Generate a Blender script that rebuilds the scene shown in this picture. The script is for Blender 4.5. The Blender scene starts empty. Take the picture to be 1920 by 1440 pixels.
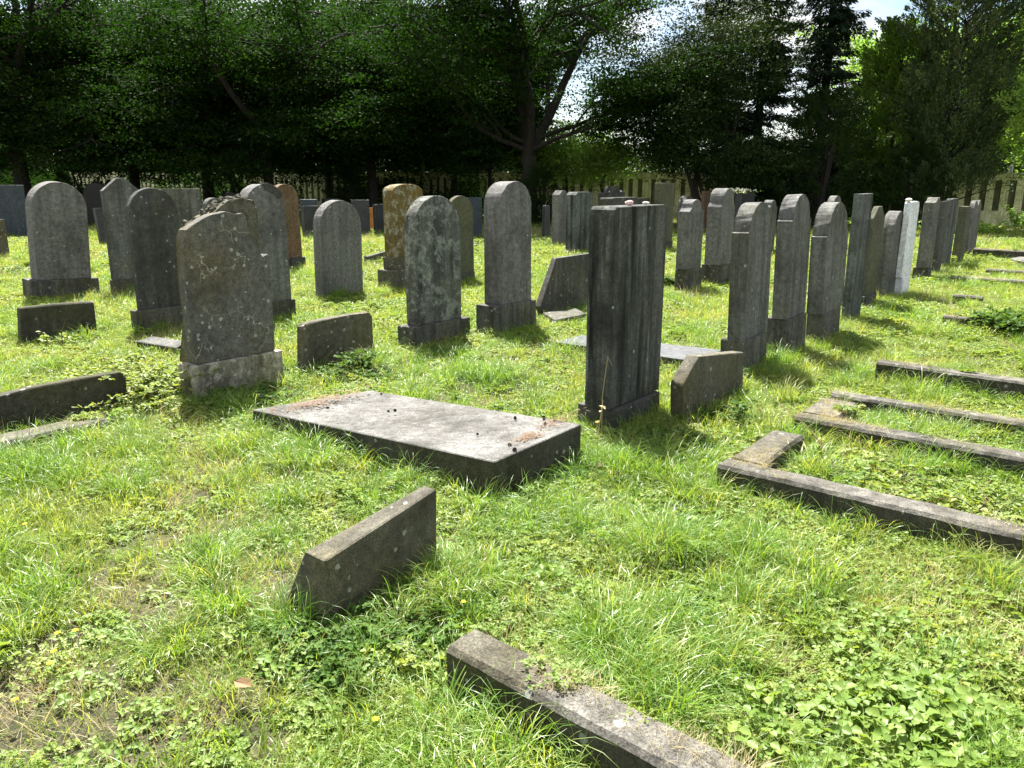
import bpy, bmesh, math, random
import numpy as np
from mathutils import Vector, Matrix

C = bpy.context.scene.collection
RNG = np.random.default_rng(7)
random.seed(7)
R = math.radians

# ------------------------------------------------------------------ camera
F_PX, HZ, HC = 1450.0, 345.0, 1.55
PITCH = math.atan((720 - HZ) / F_PX)
pc, ps = math.cos(PITCH), math.sin(PITCH)
cam = bpy.data.cameras.new('camera')
cam.sensor_width = 36
cam.lens = F_PX / 1920 * 36
cam.clip_end = 2000
camo = bpy.data.objects.new('camera', cam)
C.objects.link(camo)
camo.location = (0, 0, HC)
camo.rotation_euler = (math.pi / 2 - PITCH, 0, 0)
bpy.context.scene.camera = camo

# survey helpers: pixels of the photograph to places on the ground
def ray(x, y):
    u, v = (x - 960) / F_PX, (720 - y) / F_PX
    return np.array([u, pc + v * ps, -ps + v * pc])
def G(x, y, z=0.0):
    r = ray(x, y)
    return np.array([0, 0, HC]) + r * ((z - HC) / r[2])
def atY(x, Y, z=0.0):
    k = (x - 960) / F_PX
    return np.array([k * (Y * pc - (z - HC) * ps), Y, z])
def zat(P, y):
    t = (720 - y) / F_PX
    return HC + P[1] * (t * pc - ps) / (pc + t * ps)
def along(P, d, x):
    """distance from P along the level direction d to picture column x"""
    k = (x - 960) / F_PX
    return (k * (P[1] * pc - (P[2] - HC) * ps) - P[0]) / (d[0] - k * d[1] * pc)
def on_plane(P, d, x, y):
    """(u, z) of pixel x, y on the upright plane through P along d"""
    r = ray(x, y)
    n = np.array([d[1], -d[0]])
    k = (P[0] * n[0] + P[1] * n[1]) / (r[0] * n[0] + r[1] * n[1])
    q = np.array([0, 0, HC]) + k * r
    return (q[0] - P[0]) * d[0] + (q[1] - P[1]) * d[1], q[2]
def dirs(az):
    a = R(az)
    r = np.array([math.cos(a), math.sin(a), 0])
    return r, np.array([-r[1], r[0], 0])        # along the face, and back away from it

FOOT = []       # footprints kept free of grass (list of 2-D convex polygons)
EDGE = []       # base lines where grass grows taller

# ------------------------------------------------------------------ node helpers
def new_mat(name):
    m = bpy.data.materials.new(name)
    m.use_nodes = True
    nt = m.node_tree
    nt.nodes.clear()
    return m, nt
class NT:
    def __init__(s, nt): s.nt = nt
    def n(s, t, **k):
        x = s.nt.nodes.new(t)
        for a, b in k.items():
            if hasattr(x, a): setattr(x, a, b)
            else: x.inputs[a].default_value = b
        return x
    def l(s, a, b): s.nt.links.new(a, b)
    def mix(s, fac, a, b, mode='MIX'):
        x = s.nt.nodes.new('ShaderNodeMix'); x.data_type = 'RGBA'; x.blend_type = mode
        for sock, v in ((0, fac), (6, a), (7, b)):
            if hasattr(v, 'is_linked'): s.l(v, x.inputs[sock])
            elif sock == 0: x.inputs[0].default_value = v
            else: x.inputs[sock].default_value = (*v, 1) if len(v) == 3 else v
        return x.outputs[2]
    def math(s, op, a, b=0.0, clamp=False):
        x = s.nt.nodes.new('ShaderNodeMath'); x.operation = op; x.use_clamp = clamp
        for i, v in ((0, a), (1, b)):
            if hasattr(v, 'is_linked'): s.l(v, x.inputs[i])
            else: x.inputs[i].default_value = v
        return x.outputs[0]
    def ramp(s, v, lo, hi, a=0.0, b=1.0):
        x = s.nt.nodes.new('ShaderNodeMapRange'); x.clamp = True
        s.l(v, x.inputs[0])
        for i, q in ((1, lo), (2, hi), (3, a), (4, b)): x.inputs[i].default_value = q
        return x.outputs[0]
    def noise(s, vec, scale, detail=4, rough=.55, dist=0.0):
        x = s.nt.nodes.new('ShaderNodeTexNoise')
        s.l(vec, x.inputs['Vector'])
        x.inputs['Scale'].default_value = scale; x.inputs['Detail'].default_value = detail
        x.inputs['Roughness'].default_value = rough; x.inputs['Distortion'].default_value = dist
        return x.outputs['Fac']
    def vmul(s, vec, v):
        x = s.nt.nodes.new('ShaderNodeVectorMath'); x.operation = 'MULTIPLY'
        s.l(vec, x.inputs[0]); x.inputs[1].default_value = v
        return x.outputs[0]

def local_coords(t):
    tc = t.n('ShaderNodeTexCoord'); oi = t.n('ShaderNodeObjectInfo')
    a = t.n('ShaderNodeVectorMath', operation='SCALE')
    a.inputs[0].default_value = (37, 19, 11); t.l(oi.outputs['Random'], a.inputs['Scale'])
    b = t.n('ShaderNodeVectorMath', operation='ADD')
    t.l(tc.outputs['Object'], b.inputs[0]); t.l(a.outputs[0], b.inputs[1])
    return b.outputs[0]

def stone_mat(name, base=(.22, .22, .205), dark=(.055, .056, .052), pale=(.33, .35, .32), streak=.7, lichen=.35,
              lich_col=(.5, .52, .46), tint=(.16, .15, .07), tintamt=.25, cracks=0.0, fine=.75, rough=.95, bump=.8, patch=0.0, dim=.64, ss=1.0, soft=False):
    base, dark, pale, lich_col, tint = (tuple(q * dim for q in c) for c in (base, dark, pale, lich_col, tint))
    m, nt = new_mat(name); t = NT(nt)
    v = local_coords(t)
    big = t.noise(v, 2.6, 6, .6)
    st1 = t.noise(t.vmul(v, (11 * ss, 11 * ss, .55)), 1.0, 5, .6, .3)
    st2 = t.noise(t.vmul(v, (30 * ss, 30 * ss, 1.1)), 1.0, 3, .6)
    gr = t.noise(v, 130, 4, .8)
    mot = t.noise(v, 22, 6, .65)
    col = t.mix(t.ramp(st1, .42, .66, 0, streak), base, dark)
    col = t.mix(t.ramp(st2, .55, .8, 0, streak * .55), col, pale)
    col = t.mix(t.ramp(big, .46, .68, 0, .65), col, dark)
    col = t.mix(t.math('MULTIPLY', t.ramp(t.noise(v, 1.7, 4), .45, .7), tintamt), col, tint)
    if patch:
        pz = t.ramp(t.noise(v, 2.3, 9, .72), .40, .66, 0, patch) if soft else t.ramp(t.noise(v, 9, 8, .7), .5, .58, 0, patch)
        col = t.mix(pz, col, lich_col)
    g = t.ramp(gr, .32, .68, max(1 - fine * .85, .05), 1 + fine * .85)
    g2 = t.ramp(mot, .3, .7, .62, 1.38)
    gg = t.math('MULTIPLY', g, g2)
    cc = t.n('ShaderNodeCombineXYZ')
    for i in range(3): t.l(gg, cc.inputs[i])
    col = t.mix(1.0, col, cc.outputs[0], 'MULTIPLY')
    if cracks:
        ds = t.n('ShaderNodeVectorMath', operation='ADD')
        nz = t.n('ShaderNodeTexNoise'); nz.inputs['Scale'].default_value = 7; nz.inputs['Detail'].default_value = 6
        t.l(v, nz.inputs['Vector'])
        sc = t.vmul(nz.outputs['Color'], (.22, .22, .22))
        t.l(v, ds.inputs[0]); t.l(sc, ds.inputs[1])
        vo = t.n('ShaderNodeTexVoronoi', feature='DISTANCE_TO_EDGE'); vo.inputs['Scale'].default_value = 4.2
        t.l(ds.outputs[0], vo.inputs['Vector'])
        line = t.ramp(vo.outputs['Distance'], .004, .014, 1, 0)
        msk = t.ramp(t.noise(v, 3.1, 3), .46, .56)
        col = t.mix(t.math('MULTIPLY', t.math('MULTIPLY', line, msk), cracks), col, (.42, .41, .34))
    if lichen:
        vo = t.n('ShaderNodeTexVoronoi'); vo.inputs['Scale'].default_value = 21
        dv = t.n('ShaderNodeVectorMath', operation='ADD'); t.l(v, dv.inputs[0])
        nz = t.n('ShaderNodeTexNoise'); nz.inputs['Scale'].default_value = 60; t.l(v, nz.inputs['Vector'])
        t.l(t.vmul(nz.outputs['Color'], (.02, .02, .02)), dv.inputs[1]); t.l(dv.outputs[0], vo.inputs['Vector'])
        sep = t.n('ShaderNodeSeparateColor'); t.l(vo.outputs['Color'], sep.inputs[0])
        rad = t.ramp(sep.outputs[0], 1 - .45 * lichen, 1, 0, .34)
        spot = t.math('LESS_THAN', vo.outputs['Distance'], rad)
        spot = t.math('MULTIPLY', spot, t.ramp(mot, .3, .6, .25, .9))
        col = t.mix(spot, col, lich_col)
    b = t.n('ShaderNodeBsdfPrincipled'); b.inputs['Roughness'].default_value = rough
    b.inputs['Specular IOR Level'].default_value = .3
    t.l(col, b.inputs['Base Color'])
    h = t.math('ADD', t.math('MULTIPLY', mot, .8), t.math('MULTIPLY', gr, .5))
    bp = t.n('ShaderNodeBump'); bp.inputs['Strength'].default_value = bump; bp.inputs['Distance'].default_value = .006
    t.l(h, bp.inputs['Height']); t.l(bp.outputs[0], b.inputs['Normal'])
    o = t.n('ShaderNodeOutputMaterial'); t.l(b.outputs[0], o.inputs[0])
    return m

M = {}
M['grey'] = stone_mat('weathered_grey_stone')
M['streak'] = stone_mat('streaked_grey_stone', base=(.19, .205, .195), dark=(.028, .03, .028), pale=(.30, .345, .31), streak=1.0, lichen=.1, tintamt=.08)
M['streaky'] = stone_mat('black_streaked_stone', ss=.62, base=(.15, .155, .14), dark=(.014, .0145, .013), pale=(.42, .48, .42), streak=1.0, lichen=.05, tintamt=.05)
M['cool'] = stone_mat('cool_grey_stone', dim=.72, base=(.225, .22, .21), dark=(.08, .078, .075), streak=.5, lichen=.18, tintamt=.08)
M['dark'] = stone_mat('dark_weathered_stone', base=(.115, .115, .108), dark=(.04, .04, .038), pale=(.2, .2, .19), streak=.6, lichen=.3, tintamt=.2)
M['speckled'] = stone_mat('speckled_lichen_stone', base=(.2, .205, .185), dark=(.045, .045, .04), streak=.8, lichen=.3, fine=.9, patch=.55, lich_col=(.42, .45, .4))
M['cracked'] = stone_mat('cracked_brown_grey_stone', dim=.8, base=(.15, .148, .13), dark=(.06, .059, .052), pale=(.22, .215, .19), streak=.3, lichen=1.0, tint=(.17, .13, .06), tintamt=.45, cracks=.8)
M['core'] = stone_mat('broken_mossy_core', base=(.17, .16, .115), dark=(.045, .042, .03), streak=.1, lichen=.3, tint=(.2, .19, .04), tintamt=.8, fine=1.0, bump=1.0)
M['plinth'] = stone_mat('plinth_stone', base=(.17, .165, .145), dark=(.045, .044, .036), pale=(.4, .38, .31), streak=.75, lichen=.35, tint=(.13, .12, .05), tintamt=.45)
M['pale_plinth'] = stone_mat('patchy_pale_plinth_stone', dim=.95, base=(.30, .28, .22), dark=(.075, .07, .05), pale=(.45, .43, .36), streak=.9, lichen=.2, tint=(.15, .13, .05), tintamt=.4, patch=.6, lich_col=(.5, .47, .39))
M['foot'] = stone_mat('mossy_brown_stone', dim=.75, base=(.15, .14, .105), dark=(.045, .042, .03), pale=(.25, .23, .18), streak=.35, lichen=.55, tint=(.14, .12, .04), tintamt=.6)
M['ochre'] = stone_mat('ochre_lichen_stone', dim=.8, base=(.17, .128, .05), dark=(.10, .07, .02), pale=(.34, .28, .15), streak=.3, lichen=.5, tint=(.2, .12, .02), tintamt=.6, patch=.8, lich_col=(.36, .34, .26))
M['brown'] = stone_mat('brown_sandstone', base=(.24, .155, .095), dark=(.12, .075, .04), pale=(.32, .23, .16), streak=.4, lichen=.05, tintamt=.2)
M['white'] = stone_mat('white_marble', dim=1.0, base=(.75, .77, .8), dark=(.5, .53, .57), pale=(.74, .75, .77), streak=.35, lichen=.05, tintamt=.0, fine=.2, rough=.6, bump=.2)
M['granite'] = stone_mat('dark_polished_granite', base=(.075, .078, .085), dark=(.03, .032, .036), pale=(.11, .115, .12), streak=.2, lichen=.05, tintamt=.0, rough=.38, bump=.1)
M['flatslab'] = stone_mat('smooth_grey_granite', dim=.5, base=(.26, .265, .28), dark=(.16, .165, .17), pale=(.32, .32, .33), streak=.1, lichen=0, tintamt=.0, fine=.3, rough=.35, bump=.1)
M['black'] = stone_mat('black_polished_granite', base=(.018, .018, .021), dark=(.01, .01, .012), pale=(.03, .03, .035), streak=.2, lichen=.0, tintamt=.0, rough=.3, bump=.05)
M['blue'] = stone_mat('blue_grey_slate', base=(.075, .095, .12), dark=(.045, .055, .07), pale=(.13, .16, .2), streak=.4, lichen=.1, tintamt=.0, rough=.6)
M['slab'] = stone_mat('pale_lichen_slab_stone', soft=True, dim=.33, base=(.27, .26, .24), dark=(.10, .098, .088), pale=(.46, .45, .42), streak=.25, lichen=.25, tint=(.17, .16, .12), tintamt=.5, patch=.8, lich_col=(.60, .59, .55), fine=.9)
M['kerb'] = stone_mat('rough_kerb_stone', dim=.5, base=(.27, .255, .22), dark=(.045, .042, .034), pale=(.36, .35, .31), streak=.6, lichen=.4, tint=(.14, .12, .05), tintamt=.5, fine=.9, bump=.8)
M['grime_shade'] = stone_mat('grimy_shaded_stone_side', base=(.10, .095, .075), dark=(.03, .03, .022), pale=(.2, .19, .15), streak=.6, lichen=.3, tint=(.09, .09, .03), tintamt=.6)  # grime and the shade of slab and kerb sides, in one colour
M['greenish'] = stone_mat('green_stained_stone', base=(.155, .155, .11), dark=(.075, .075, .05), pale=(.22, .22, .17), streak=.4, lichen=.1, tint=(.13, .13, .04), tintamt=.6)
M['orange'] = stone_mat('orange_lichen_stone', dim=1, base=(.55, .24, .05), dark=(.3, .12, .03), streak=.2, lichen=.1, tintamt=.0)
M['pink'] = stone_mat('pink_pebble', dim=1, base=(.75, .5, .47), dark=(.55, .35, .33), pale=(.85, .7, .68), streak=.1, lichen=0, tintamt=0, fine=.2)
M['pebble'] = stone_mat('pale_pebble', dim=1, base=(.68, .66, .62), dark=(.5, .48, .45), streak=.1, lichen=0, tintamt=0, fine=.2)
M['concrete'] = stone_mat('stained_concrete', base=(.62, .61, .44), dark=(.27, .28, .14), pale=(.7, .7, .56), dim=1.25, streak=.6, lichen=.0, tint=(.24, .25, .1), tintamt=.5, fine=.3)
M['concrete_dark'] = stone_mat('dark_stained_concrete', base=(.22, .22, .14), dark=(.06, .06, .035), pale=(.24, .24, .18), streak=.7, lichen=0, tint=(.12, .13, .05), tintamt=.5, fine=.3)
M['concrete_pale'] = stone_mat('pale_concrete_coping', dim=1, base=(.5, .49, .42), dark=(.25, .25, .18), streak=.4, lichen=0, tintamt=.2, fine=.3)
M['metal'] = stone_mat('galvanised_metal', base=(.45, .46, .47), dark=(.35, .36, .37), streak=.1, lichen=0, tintamt=0, fine=.1, rough=.5, bump=0)

def leaf_mat(name, a, b, c=None, trans=.35, rough=.5, attr=True, patch=0.0, spec=.25, tc=(1.35, 1.25, .5)):
    m, nt = new_mat(name); t = NT(nt)
    if attr:
        at = t.n('ShaderNodeAttribute'); at.attribute_name = 'tone'; f = at.outputs['Fac']
    else:
        f = t.n('ShaderNodeObjectInfo').outputs['Random']
    col = t.mix(f, a, b)
    if c is not None:
        geo = t.n('ShaderNodeNewGeometry')
        big = t.noise(geo.outputs['Position'], .9, 4, .6)
        oi = t.n('ShaderNodeObjectInfo')
        k = t.math('ADD', t.math('MULTIPLY', big, .75), t.math('MULTIPLY', oi.outputs['Random'], .35))
        col = t.mix(t.ramp(k, .48, .74, 0, patch), col, c)
    p = t.n('ShaderNodeBsdfPrincipled'); p.inputs['Roughness'].default_value = rough
    p.inputs['Specular IOR Level'].default_value = spec
    t.l(col, p.inputs['Base Color'])
    tr = t.n('ShaderNodeBsdfTranslucent')
    tcol = t.mix(1.0, col, tc, 'MULTIPLY')
    t.l(tcol, tr.inputs['Color'])
    mx = t.n('ShaderNodeMixShader'); mx.inputs[0].default_value = trans
    t.l(p.outputs[0], mx.inputs[1]); t.l(tr.outputs[0], mx.inputs[2])
    o = t.n('ShaderNodeOutputMaterial'); t.l(mx.outputs[0], o.inputs[0])
    return m
L = {}
L['grass'] = leaf_mat('grass_blade', (.115, .22, .03), (.25, .355, .06), (.44, .42, .17), .47, .36, True, .65, .42)
L['lush'] = leaf_mat('lush_grass_blade', (.095, .22, .032), (.19, .32, .05), None, .45, .38, True, 0, .45)
L['dry'] = leaf_mat('dry_grass', (.42, .36, .2), (.55, .48, .3), None, .25, .6)
L['clover'] = leaf_mat('ground_cover_leaf', (.13, .22, .04), (.24, .33, .08), (.34, .36, .12), .4, .5, True, .5, .25)
L['berry'] = leaf_mat('strawberry_leaf', (.13, .22, .04), (.22, .31, .07), None, .4, .45)
L['bramble'] = leaf_mat('bramble_leaf', (.12, .19, .035), (.30, .37, .11), None, .4, .5)
L['shade'] = leaf_mat('dark_weed_leaf', (.045, .10, .02), (.10, .18, .035), None, .35, .6, spec=.12)
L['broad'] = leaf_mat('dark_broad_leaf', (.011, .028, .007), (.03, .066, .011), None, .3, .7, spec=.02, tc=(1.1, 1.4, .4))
L['broad2'] = leaf_mat('green_broad_leaf', (.02, .045, .012), (.045, .085, .018), None, .3, .65, spec=.08)
L['lime'] = leaf_mat('light_green_leaf', (.16, .28, .06), (.34, .44, .12), None, .5, .6, spec=.15, tc=(1.05, 1.3, .45))
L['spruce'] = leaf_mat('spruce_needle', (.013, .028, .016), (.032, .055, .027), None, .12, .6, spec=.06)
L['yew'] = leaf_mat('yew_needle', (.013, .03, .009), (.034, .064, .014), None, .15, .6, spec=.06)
L['yew2'] = leaf_mat('light_yew_needle', (.07, .14, .022), (.15, .23, .04), None, .4, .6, tc=(1.05, 1.3, .45), spec=.06)
L['thuja'] = leaf_mat('brown_green_scale_leaf', (.04, .07, .032), (.10, .135, .055), None, .15, .65, spec=.06)
L['flower'] = leaf_mat('yellow_petal', (.8, .6, .02), (.9, .7, .05), None, .3, .5)
L['white'] = leaf_mat('white_petal', (.75, .75, .75), (.85, .85, .85), None, .3, .5)
L['dead'] = leaf_mat('dead_leaf', (.13, .07, .03), (.26, .16, .08), None, .2, .6)
def bark_mat(name, a, b):
    m, nt = new_mat(name); t = NT(nt)
    v = local_coords(t)
    n1 = t.noise(t.vmul(v, (9, 9, 2)), 1.5, 6, .7)
    p = t.n('ShaderNodeBsdfPrincipled'); p.inputs['Roughness'].default_value = .95
    t.l(t.mix(t.ramp(n1, .35, .65), a, b), p.inputs['Base Color'])
    bp = t.n('ShaderNodeBump'); bp.inputs['Distance'].default_value = .03; t.l(n1, bp.inputs['Height']); t.l(bp.outputs[0], p.inputs['Normal'])
    o = t.n('ShaderNodeOutputMaterial'); t.l(p.outputs[0], o.inputs[0])
    return m
M['bark'] = bark_mat('dark_bark', (.012, .010, .008), (.04, .034, .027))
M['twig'] = bark_mat('brown_twig', (.08, .055, .03), (.16, .11, .06))

# ------------------------------------------------------------------ object helpers
def link(o, parent=None):
    C.objects.link(o)
    if parent is not None: o.parent = parent
    return o
def tag(o, label=None, cat=None, group=None, kind=None):
    for k, v in (('label', label), ('category', cat), ('group', group), ('kind', kind)):
        if v: o[k] = v
    return o
def empty(name, loc):
    o = bpy.data.objects.new(name, None); o.empty_display_size = .2
    o.location = loc
    return link(o)
def mesh_obj(name, me, mat, parent=None):
    me.materials.append(mat) if not me.materials else None
    return link(bpy.data.objects.new(name, me), parent)
def mesh_np(name, V, Fq, tone=None):
    """mesh from an array of vertices and an array of quads (or triangles)"""
    V = np.asarray(V, np.float32); Fq = np.asarray(Fq, np.int32)
    k = Fq.shape[1]
    me = bpy.data.meshes.new(name)
    me.vertices.add(len(V)); me.vertices.foreach_set('co', V.ravel())
    me.loops.add(Fq.size); me.loops.foreach_set('vertex_index', Fq.ravel())
    me.polygons.add(len(Fq))
    me.polygons.foreach_set('loop_start', np.arange(0, Fq.size, k, dtype=np.int32))
    if tone is not None:
        at = me.attributes.new('tone', 'FLOAT', 'FACE'); at.data.foreach_set('value', np.asarray(tone, np.float32))
    me.update(calc_edges=True)
    return me
def unit(a): return a / np.maximum(np.linalg.norm(a, axis=-1, keepdims=True), 1e-9)

def prism(name, prof, t, mat, parent=None, bevel=.012, t_bot=None, rough=0.0, seed=0, y0=0.0):
    """profile of (u, z) points, front at local y=0, pushed back to y=t; optional wedge toward the foot"""
    bm = bmesh.new()
    zs = [p[1] for p in prof]; z0, z1 = min(zs), max(zs)
    fr = [bm.verts.new((u, y0, z)) for u, z in prof]
    bk = []
    for u, z in prof:
        tt = t if t_bot is None else t_bot + (t - t_bot) * (z - z0) / (z1 - z0)
        bk.append(bm.verts.new((u, tt, z)))
    n = len(prof)
    bm.faces.new(fr); bm.faces.new(bk[::-1])
    for i in range(n):
        bm.faces.new((fr[i], bk[i], bk[(i + 1) % n], fr[(i + 1) % n]))
    bmesh.ops.recalc_face_normals(bm, faces=bm.faces)
    if bevel:
        es = [e for e in bm.edges if len(e.link_faces) == 2 and e.calc_face_angle(0) > .45]
        bmesh.ops.bevel(bm, geom=es, offset=bevel, segments=2, affect='EDGES', profile=.6, clamp_overlap=True)
    rs = random.Random(seed + n)
    if rough:
        for v in bm.verts:
            v.co += Vector((rs.uniform(-1, 1), rs.uniform(-1, 1), rs.uniform(-1, 1))) * rough
    me = bpy.data.meshes.new(name); bm.to_mesh(me); bm.free()
    for p in me.polygons: p.use_smooth = False
    return mesh_obj(name, me, mat, parent)

def arc(cx, cz, rx, rz, a0, a1, n):
    return [(cx + rx * math.cos(a0 + (a1 - a0) * i / n), cz + rz * math.sin(a0 + (a1 - a0) * i / n)) for i in range(n + 1)]

def profile(style, u0, u1, z0, z1, rise=None, seed=0):
    w = u1 - u0; cx = (u0 + u1) / 2
    if style in ('arch', 'segment', 'shoulder'):
        e = .034 if style == 'shoulder' else 0
        rz = rise if rise else {'arch': w / 2, 'segment': w * .18, 'shoulder': (w / 2 - e) * 1.05}[style]
        p = [(u0, z0), (u1, z0), (u1, z1 - rz)]
        if e: p.append((u1 - e, z1 - rz + .012))
        p += arc(cx, z1 - rz, w / 2 - e, rz, 0, math.pi, 22)[(0 if e else 1):(None if e else -1)]
        if e: p += [(u0 + e, z1 - rz + .012), (u0, z1 - rz)]
        else: p.append((u0, z1 - rz))
        # merge: last point of the arch and the shoulder
        return p
    if style == 'flat':
        return [(u0, z0), (u1, z0), (u1, z1), (u0, z1)]
    if style == 'round':
        r = min(.05, w * .2)
        return [(u0, z0), (u1, z0)] + arc(u1 - r, z1 - r, r, r, 0, math.pi / 2, 5) + arc(u0 + r, z1 - r, r, r, math.pi / 2, math.pi, 5)
    if style == 'chamfer':
        k = rise or w * .35
        return [(u0, z0), (u1, z0), (u1, z1 - k * .8), (u1 - k, z1), (u0 + k, z1), (u0, z1 - k * .8)]
    if style == 'gable':
        k = rise or w * .3
        return [(u0, z0), (u1, z0), (u1, z1 - k), (cx + w * .08, z1), (cx - w * .08, z1), (u0, z1 - k)]
    if style == 'bell':
        k = rise or w * .34; q = w * .30
        right = [(u1, z1 - k)]
        for i in range(1, 6):                 # concave shoulder
            a = i / 5
            right.append((u1 - (w / 2 - q) * a ** .8, z1 - k + k * .45 * a ** 2.0))
        top = arc(cx, z1 - k * .55, q, k * .55, 0, math.pi, 10)[1:-1]
        left = [(2 * cx - u, z) for u, z in right[::-1]]
        return [(u0, z0), (u1, z0)] + right + top + left
    if style == 'tongue':                     # straight shoulder ledges and a tall narrower arch
        e = w * .12; rz = rise or (w / 2 - e) * 1.0; b = w * .18
        return [(u0, z0), (u1, z0), (u1, z1 - rz - b), (u1 - e, z1 - rz - b * .2)] + arc(cx, z1 - rz, w / 2 - e, rz, 0, math.pi, 16) + [(u0 + e, z1 - rz - b * .2), (u0, z1 - rz - b)]
    if style == 'jag':
        rs = random.Random(seed)
        n = 9
        pts = [(u1 - w * i / n, z1 - abs(i - n * .35) / n * .12 - rs.uniform(0, .035)) for i in range(n + 1)]
        return [(u0, z0), (u1, z0)] + pts
    raise ValueError(style)

def poly_foot(P, r, b, u0, u1, t):
    q = [P + r * u0, P + r * u1, P + r * u1 + b * t, P + r * u0 + b * t]
    FOOT.append(np.array([x[:2] for x in q]))
    EDGE.append((q[0][:2], q[1][:2])); EDGE.append((q[0][:2], q[3][:2])); EDGE.append((q[1][:2], q[2][:2]))

AZ = 51.0
SINK = -.2
GZ = -.05          # soil level under the grass the photograph was surveyed on
def headstone(label, body, plinth=None, style='arch', mat='grey', pmat='plinth', step=None, az=AZ, lean=0.0, rise=None,
              group=None, name='headstone', tmax=.34, m=.05, back=None):
    """plinth: (x left, x near corner, x right, y ground at the near corner, y top); body: (xl, xc, xr, y ground or None, y top)"""
    r, b = dirs(az)
    src = plinth if plinth else body
    P = G(src[1], src[3])
    root = empty(name, P); root.rotation_euler = (0, 0, R(az))
    tag(root, label, 'headstone', group)
    pt = lambda w: max(.06, w)
    ztop0 = SINK
    tot = None
    if plinth:
        zp = zat(P, plinth[4])
        Q = P + np.array([0, 0, zp])
        w = along(Q, r, plinth[2]); t = min(max(along(Q, b, plinth[0]), .12), tmax + .14)
        prism('plinth', [(0, SINK), (w, SINK), (w, zp), (0, zp)], t, M[pmat], root, .012, rough=.003, seed=int(P[0] * 99))
        poly_foot(P, r, b, 0, w, t); tot = (w, t)
        base = zp
        if step:
            zs = zat(P, step[3]); Qs = P + b * .04 + np.array([0, 0, zs])
            u0 = along(Qs, r, step[1]); u1 = along(Qs, r, step[2])
            prism('plinth_step', [(u0, zp), (u1, zp), (u1, zs), (u0, zs)], max(t - .04, .1), M[pmat], root, .01, y0=.04)
            base = zs
        Cb = P + b * m + np.array([0, 0, base])
        u0 = along(Cb, r, body[1]); u1 = along(Cb, r, body[2])
        tb = min(max(along(Cb + r * u0, b, body[0]), .07), t - m - .02, tmax)
    else:
        base = SINK
        u0 = 0; m = 0; u1 = along(P, r, body[2]); tb = min(max(along(P, b, body[0]), .07), tmax)
        poly_foot(P, r, b, 0, u1, tb); tot = (u1, tb)
    z1 = zat(P + r * (u0 + u1) / 2 + b * m, body[4])
    pr = profile(style, u0, u1, base, z1, rise, seed=int(abs(P[0]) * 1000))
    o = prism('tablet', pr, m + tb, M[mat], root, .008, y0=m, rough=.003, seed=int(P[1] * 77))
    if lean:
        root.matrix_world = Matrix.Translation(Vector(P)) @ Matrix.Rotation(lean, 4, 'Y') @ Matrix.Rotation(R(az), 4, 'Z')
    print('%-12s P(%.2f,%.2f) base w%.2f t%.2f | body w%.2f t%.2f h%.2f  %s' % (style, P[0], P[1], tot[0], tot[1], u1 - u0, tb, z1, label[:40]))
    return root, P, r, b, (u0, u1, m, tb, z1)

def face_slab(name, label, cat, base, poly, t, mat, az=AZ, t_bot=None, group=None, bevel=.012, rough=.003):
    """an upright slab whose front outline is surveyed from the photograph on its own plane"""
    r, b = dirs(az)
    P = G(*base)
    pr = [on_plane(P, r, x, y) for x, y in poly]
    pr = [(u, min(z, 9) if z > .04 else SINK) for u, z in pr]
    o = prism(name, pr, t, M[mat], None, bevel, t_bot, rough, seed=len(FOOT))
    o.location = P; o.rotation_euler = (0, 0, R(az))
    us = [u for u, z in pr]
    poly_foot(P, r, b, min(us), max(us), t_bot or t)
    print('%-12s P(%.2f,%.2f) w%.2f h%.2f  %s' % (name, P[0], P[1], max(us) - min(us), max(z for u, z in pr), label[:40]))
    return tag(o, label, cat, group)

# ------------------------------------------------------------------ headstones: the row of narrow stones on the right
GR = 'headstones in the right-hand row'
N = headstone('tall dark-streaked flat-topped headstone with a pink pebble on its top', (1096, 1140, 1236, None, 385), (1083, 1150, 1238, 803, 770), 'round', 'streaky', 'dark', group=GR, m=.03, tmax=.3)
R1 = headstone('grey round-topped headstone right behind the chipped footstone, first arch of the right row', (1366, 1396, 1440, None, 380), (1353, 1397, 1441, 697, 640), 'shoulder', 'grey', 'plinth', group=GR, lean=-.03, m=.03)
headstone('slim round-topped headstone with a notched panel on its side, on a high plinth', (1449, 1476, 1511, None, 365), (1437, 1477, 1515, 665, 599), 'shoulder', 'grey', 'plinth', group=GR, lean=-.03, m=.03)
headstone('grey round-topped headstone with a small pebble on top and stepped plinth', (1513, 1542, 1581, None, 380), (1514, 1542, 1578, 637, 588), 'shoulder', 'grey', 'plinth', group=GR, lean=-.03, m=.004)
headstone('tall flat-topped grey headstone with pale streaks, rising over its neighbours in the right row', (1576, 1591, 1612, 603, 363), None, 'flat', 'streak', group=GR)
headstone('slim black-sided headstone with a pale slanted top, beside the tall flat-topped stone', (1617, 1622, 1643, None, 387), (1611, 1621, 1644, 576, 556), 'chamfer', 'greenish', 'dark', group=GR, m=.02)
headstone('short grey arched headstone just in front of the white marble one', (1638, 1661, 1681, 558, 396), None, 'arch', 'grey', group=GR, tmax=.4)
W = headstone('white marble headstone with a rounded top and a pebble on it', (1679, 1690, 1707, None, 378), (1677, 1689, 1707, 553, 521), 'round', 'white', 'white', group=GR, m=.012)
headstone('headstone with a broken jagged top on a low plinth, behind the white one', (1717, 1737, 1747, None, 368), (1712, 1738, 1748, 524, 503), 'jag', 'grey', 'plinth', group=GR, m=.02)
headstone('narrow dark headstone squeezed behind the broken-topped one', (1746, 1753, 1763, 512, 377), None, 'flat', 'dark', group=GR)
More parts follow.
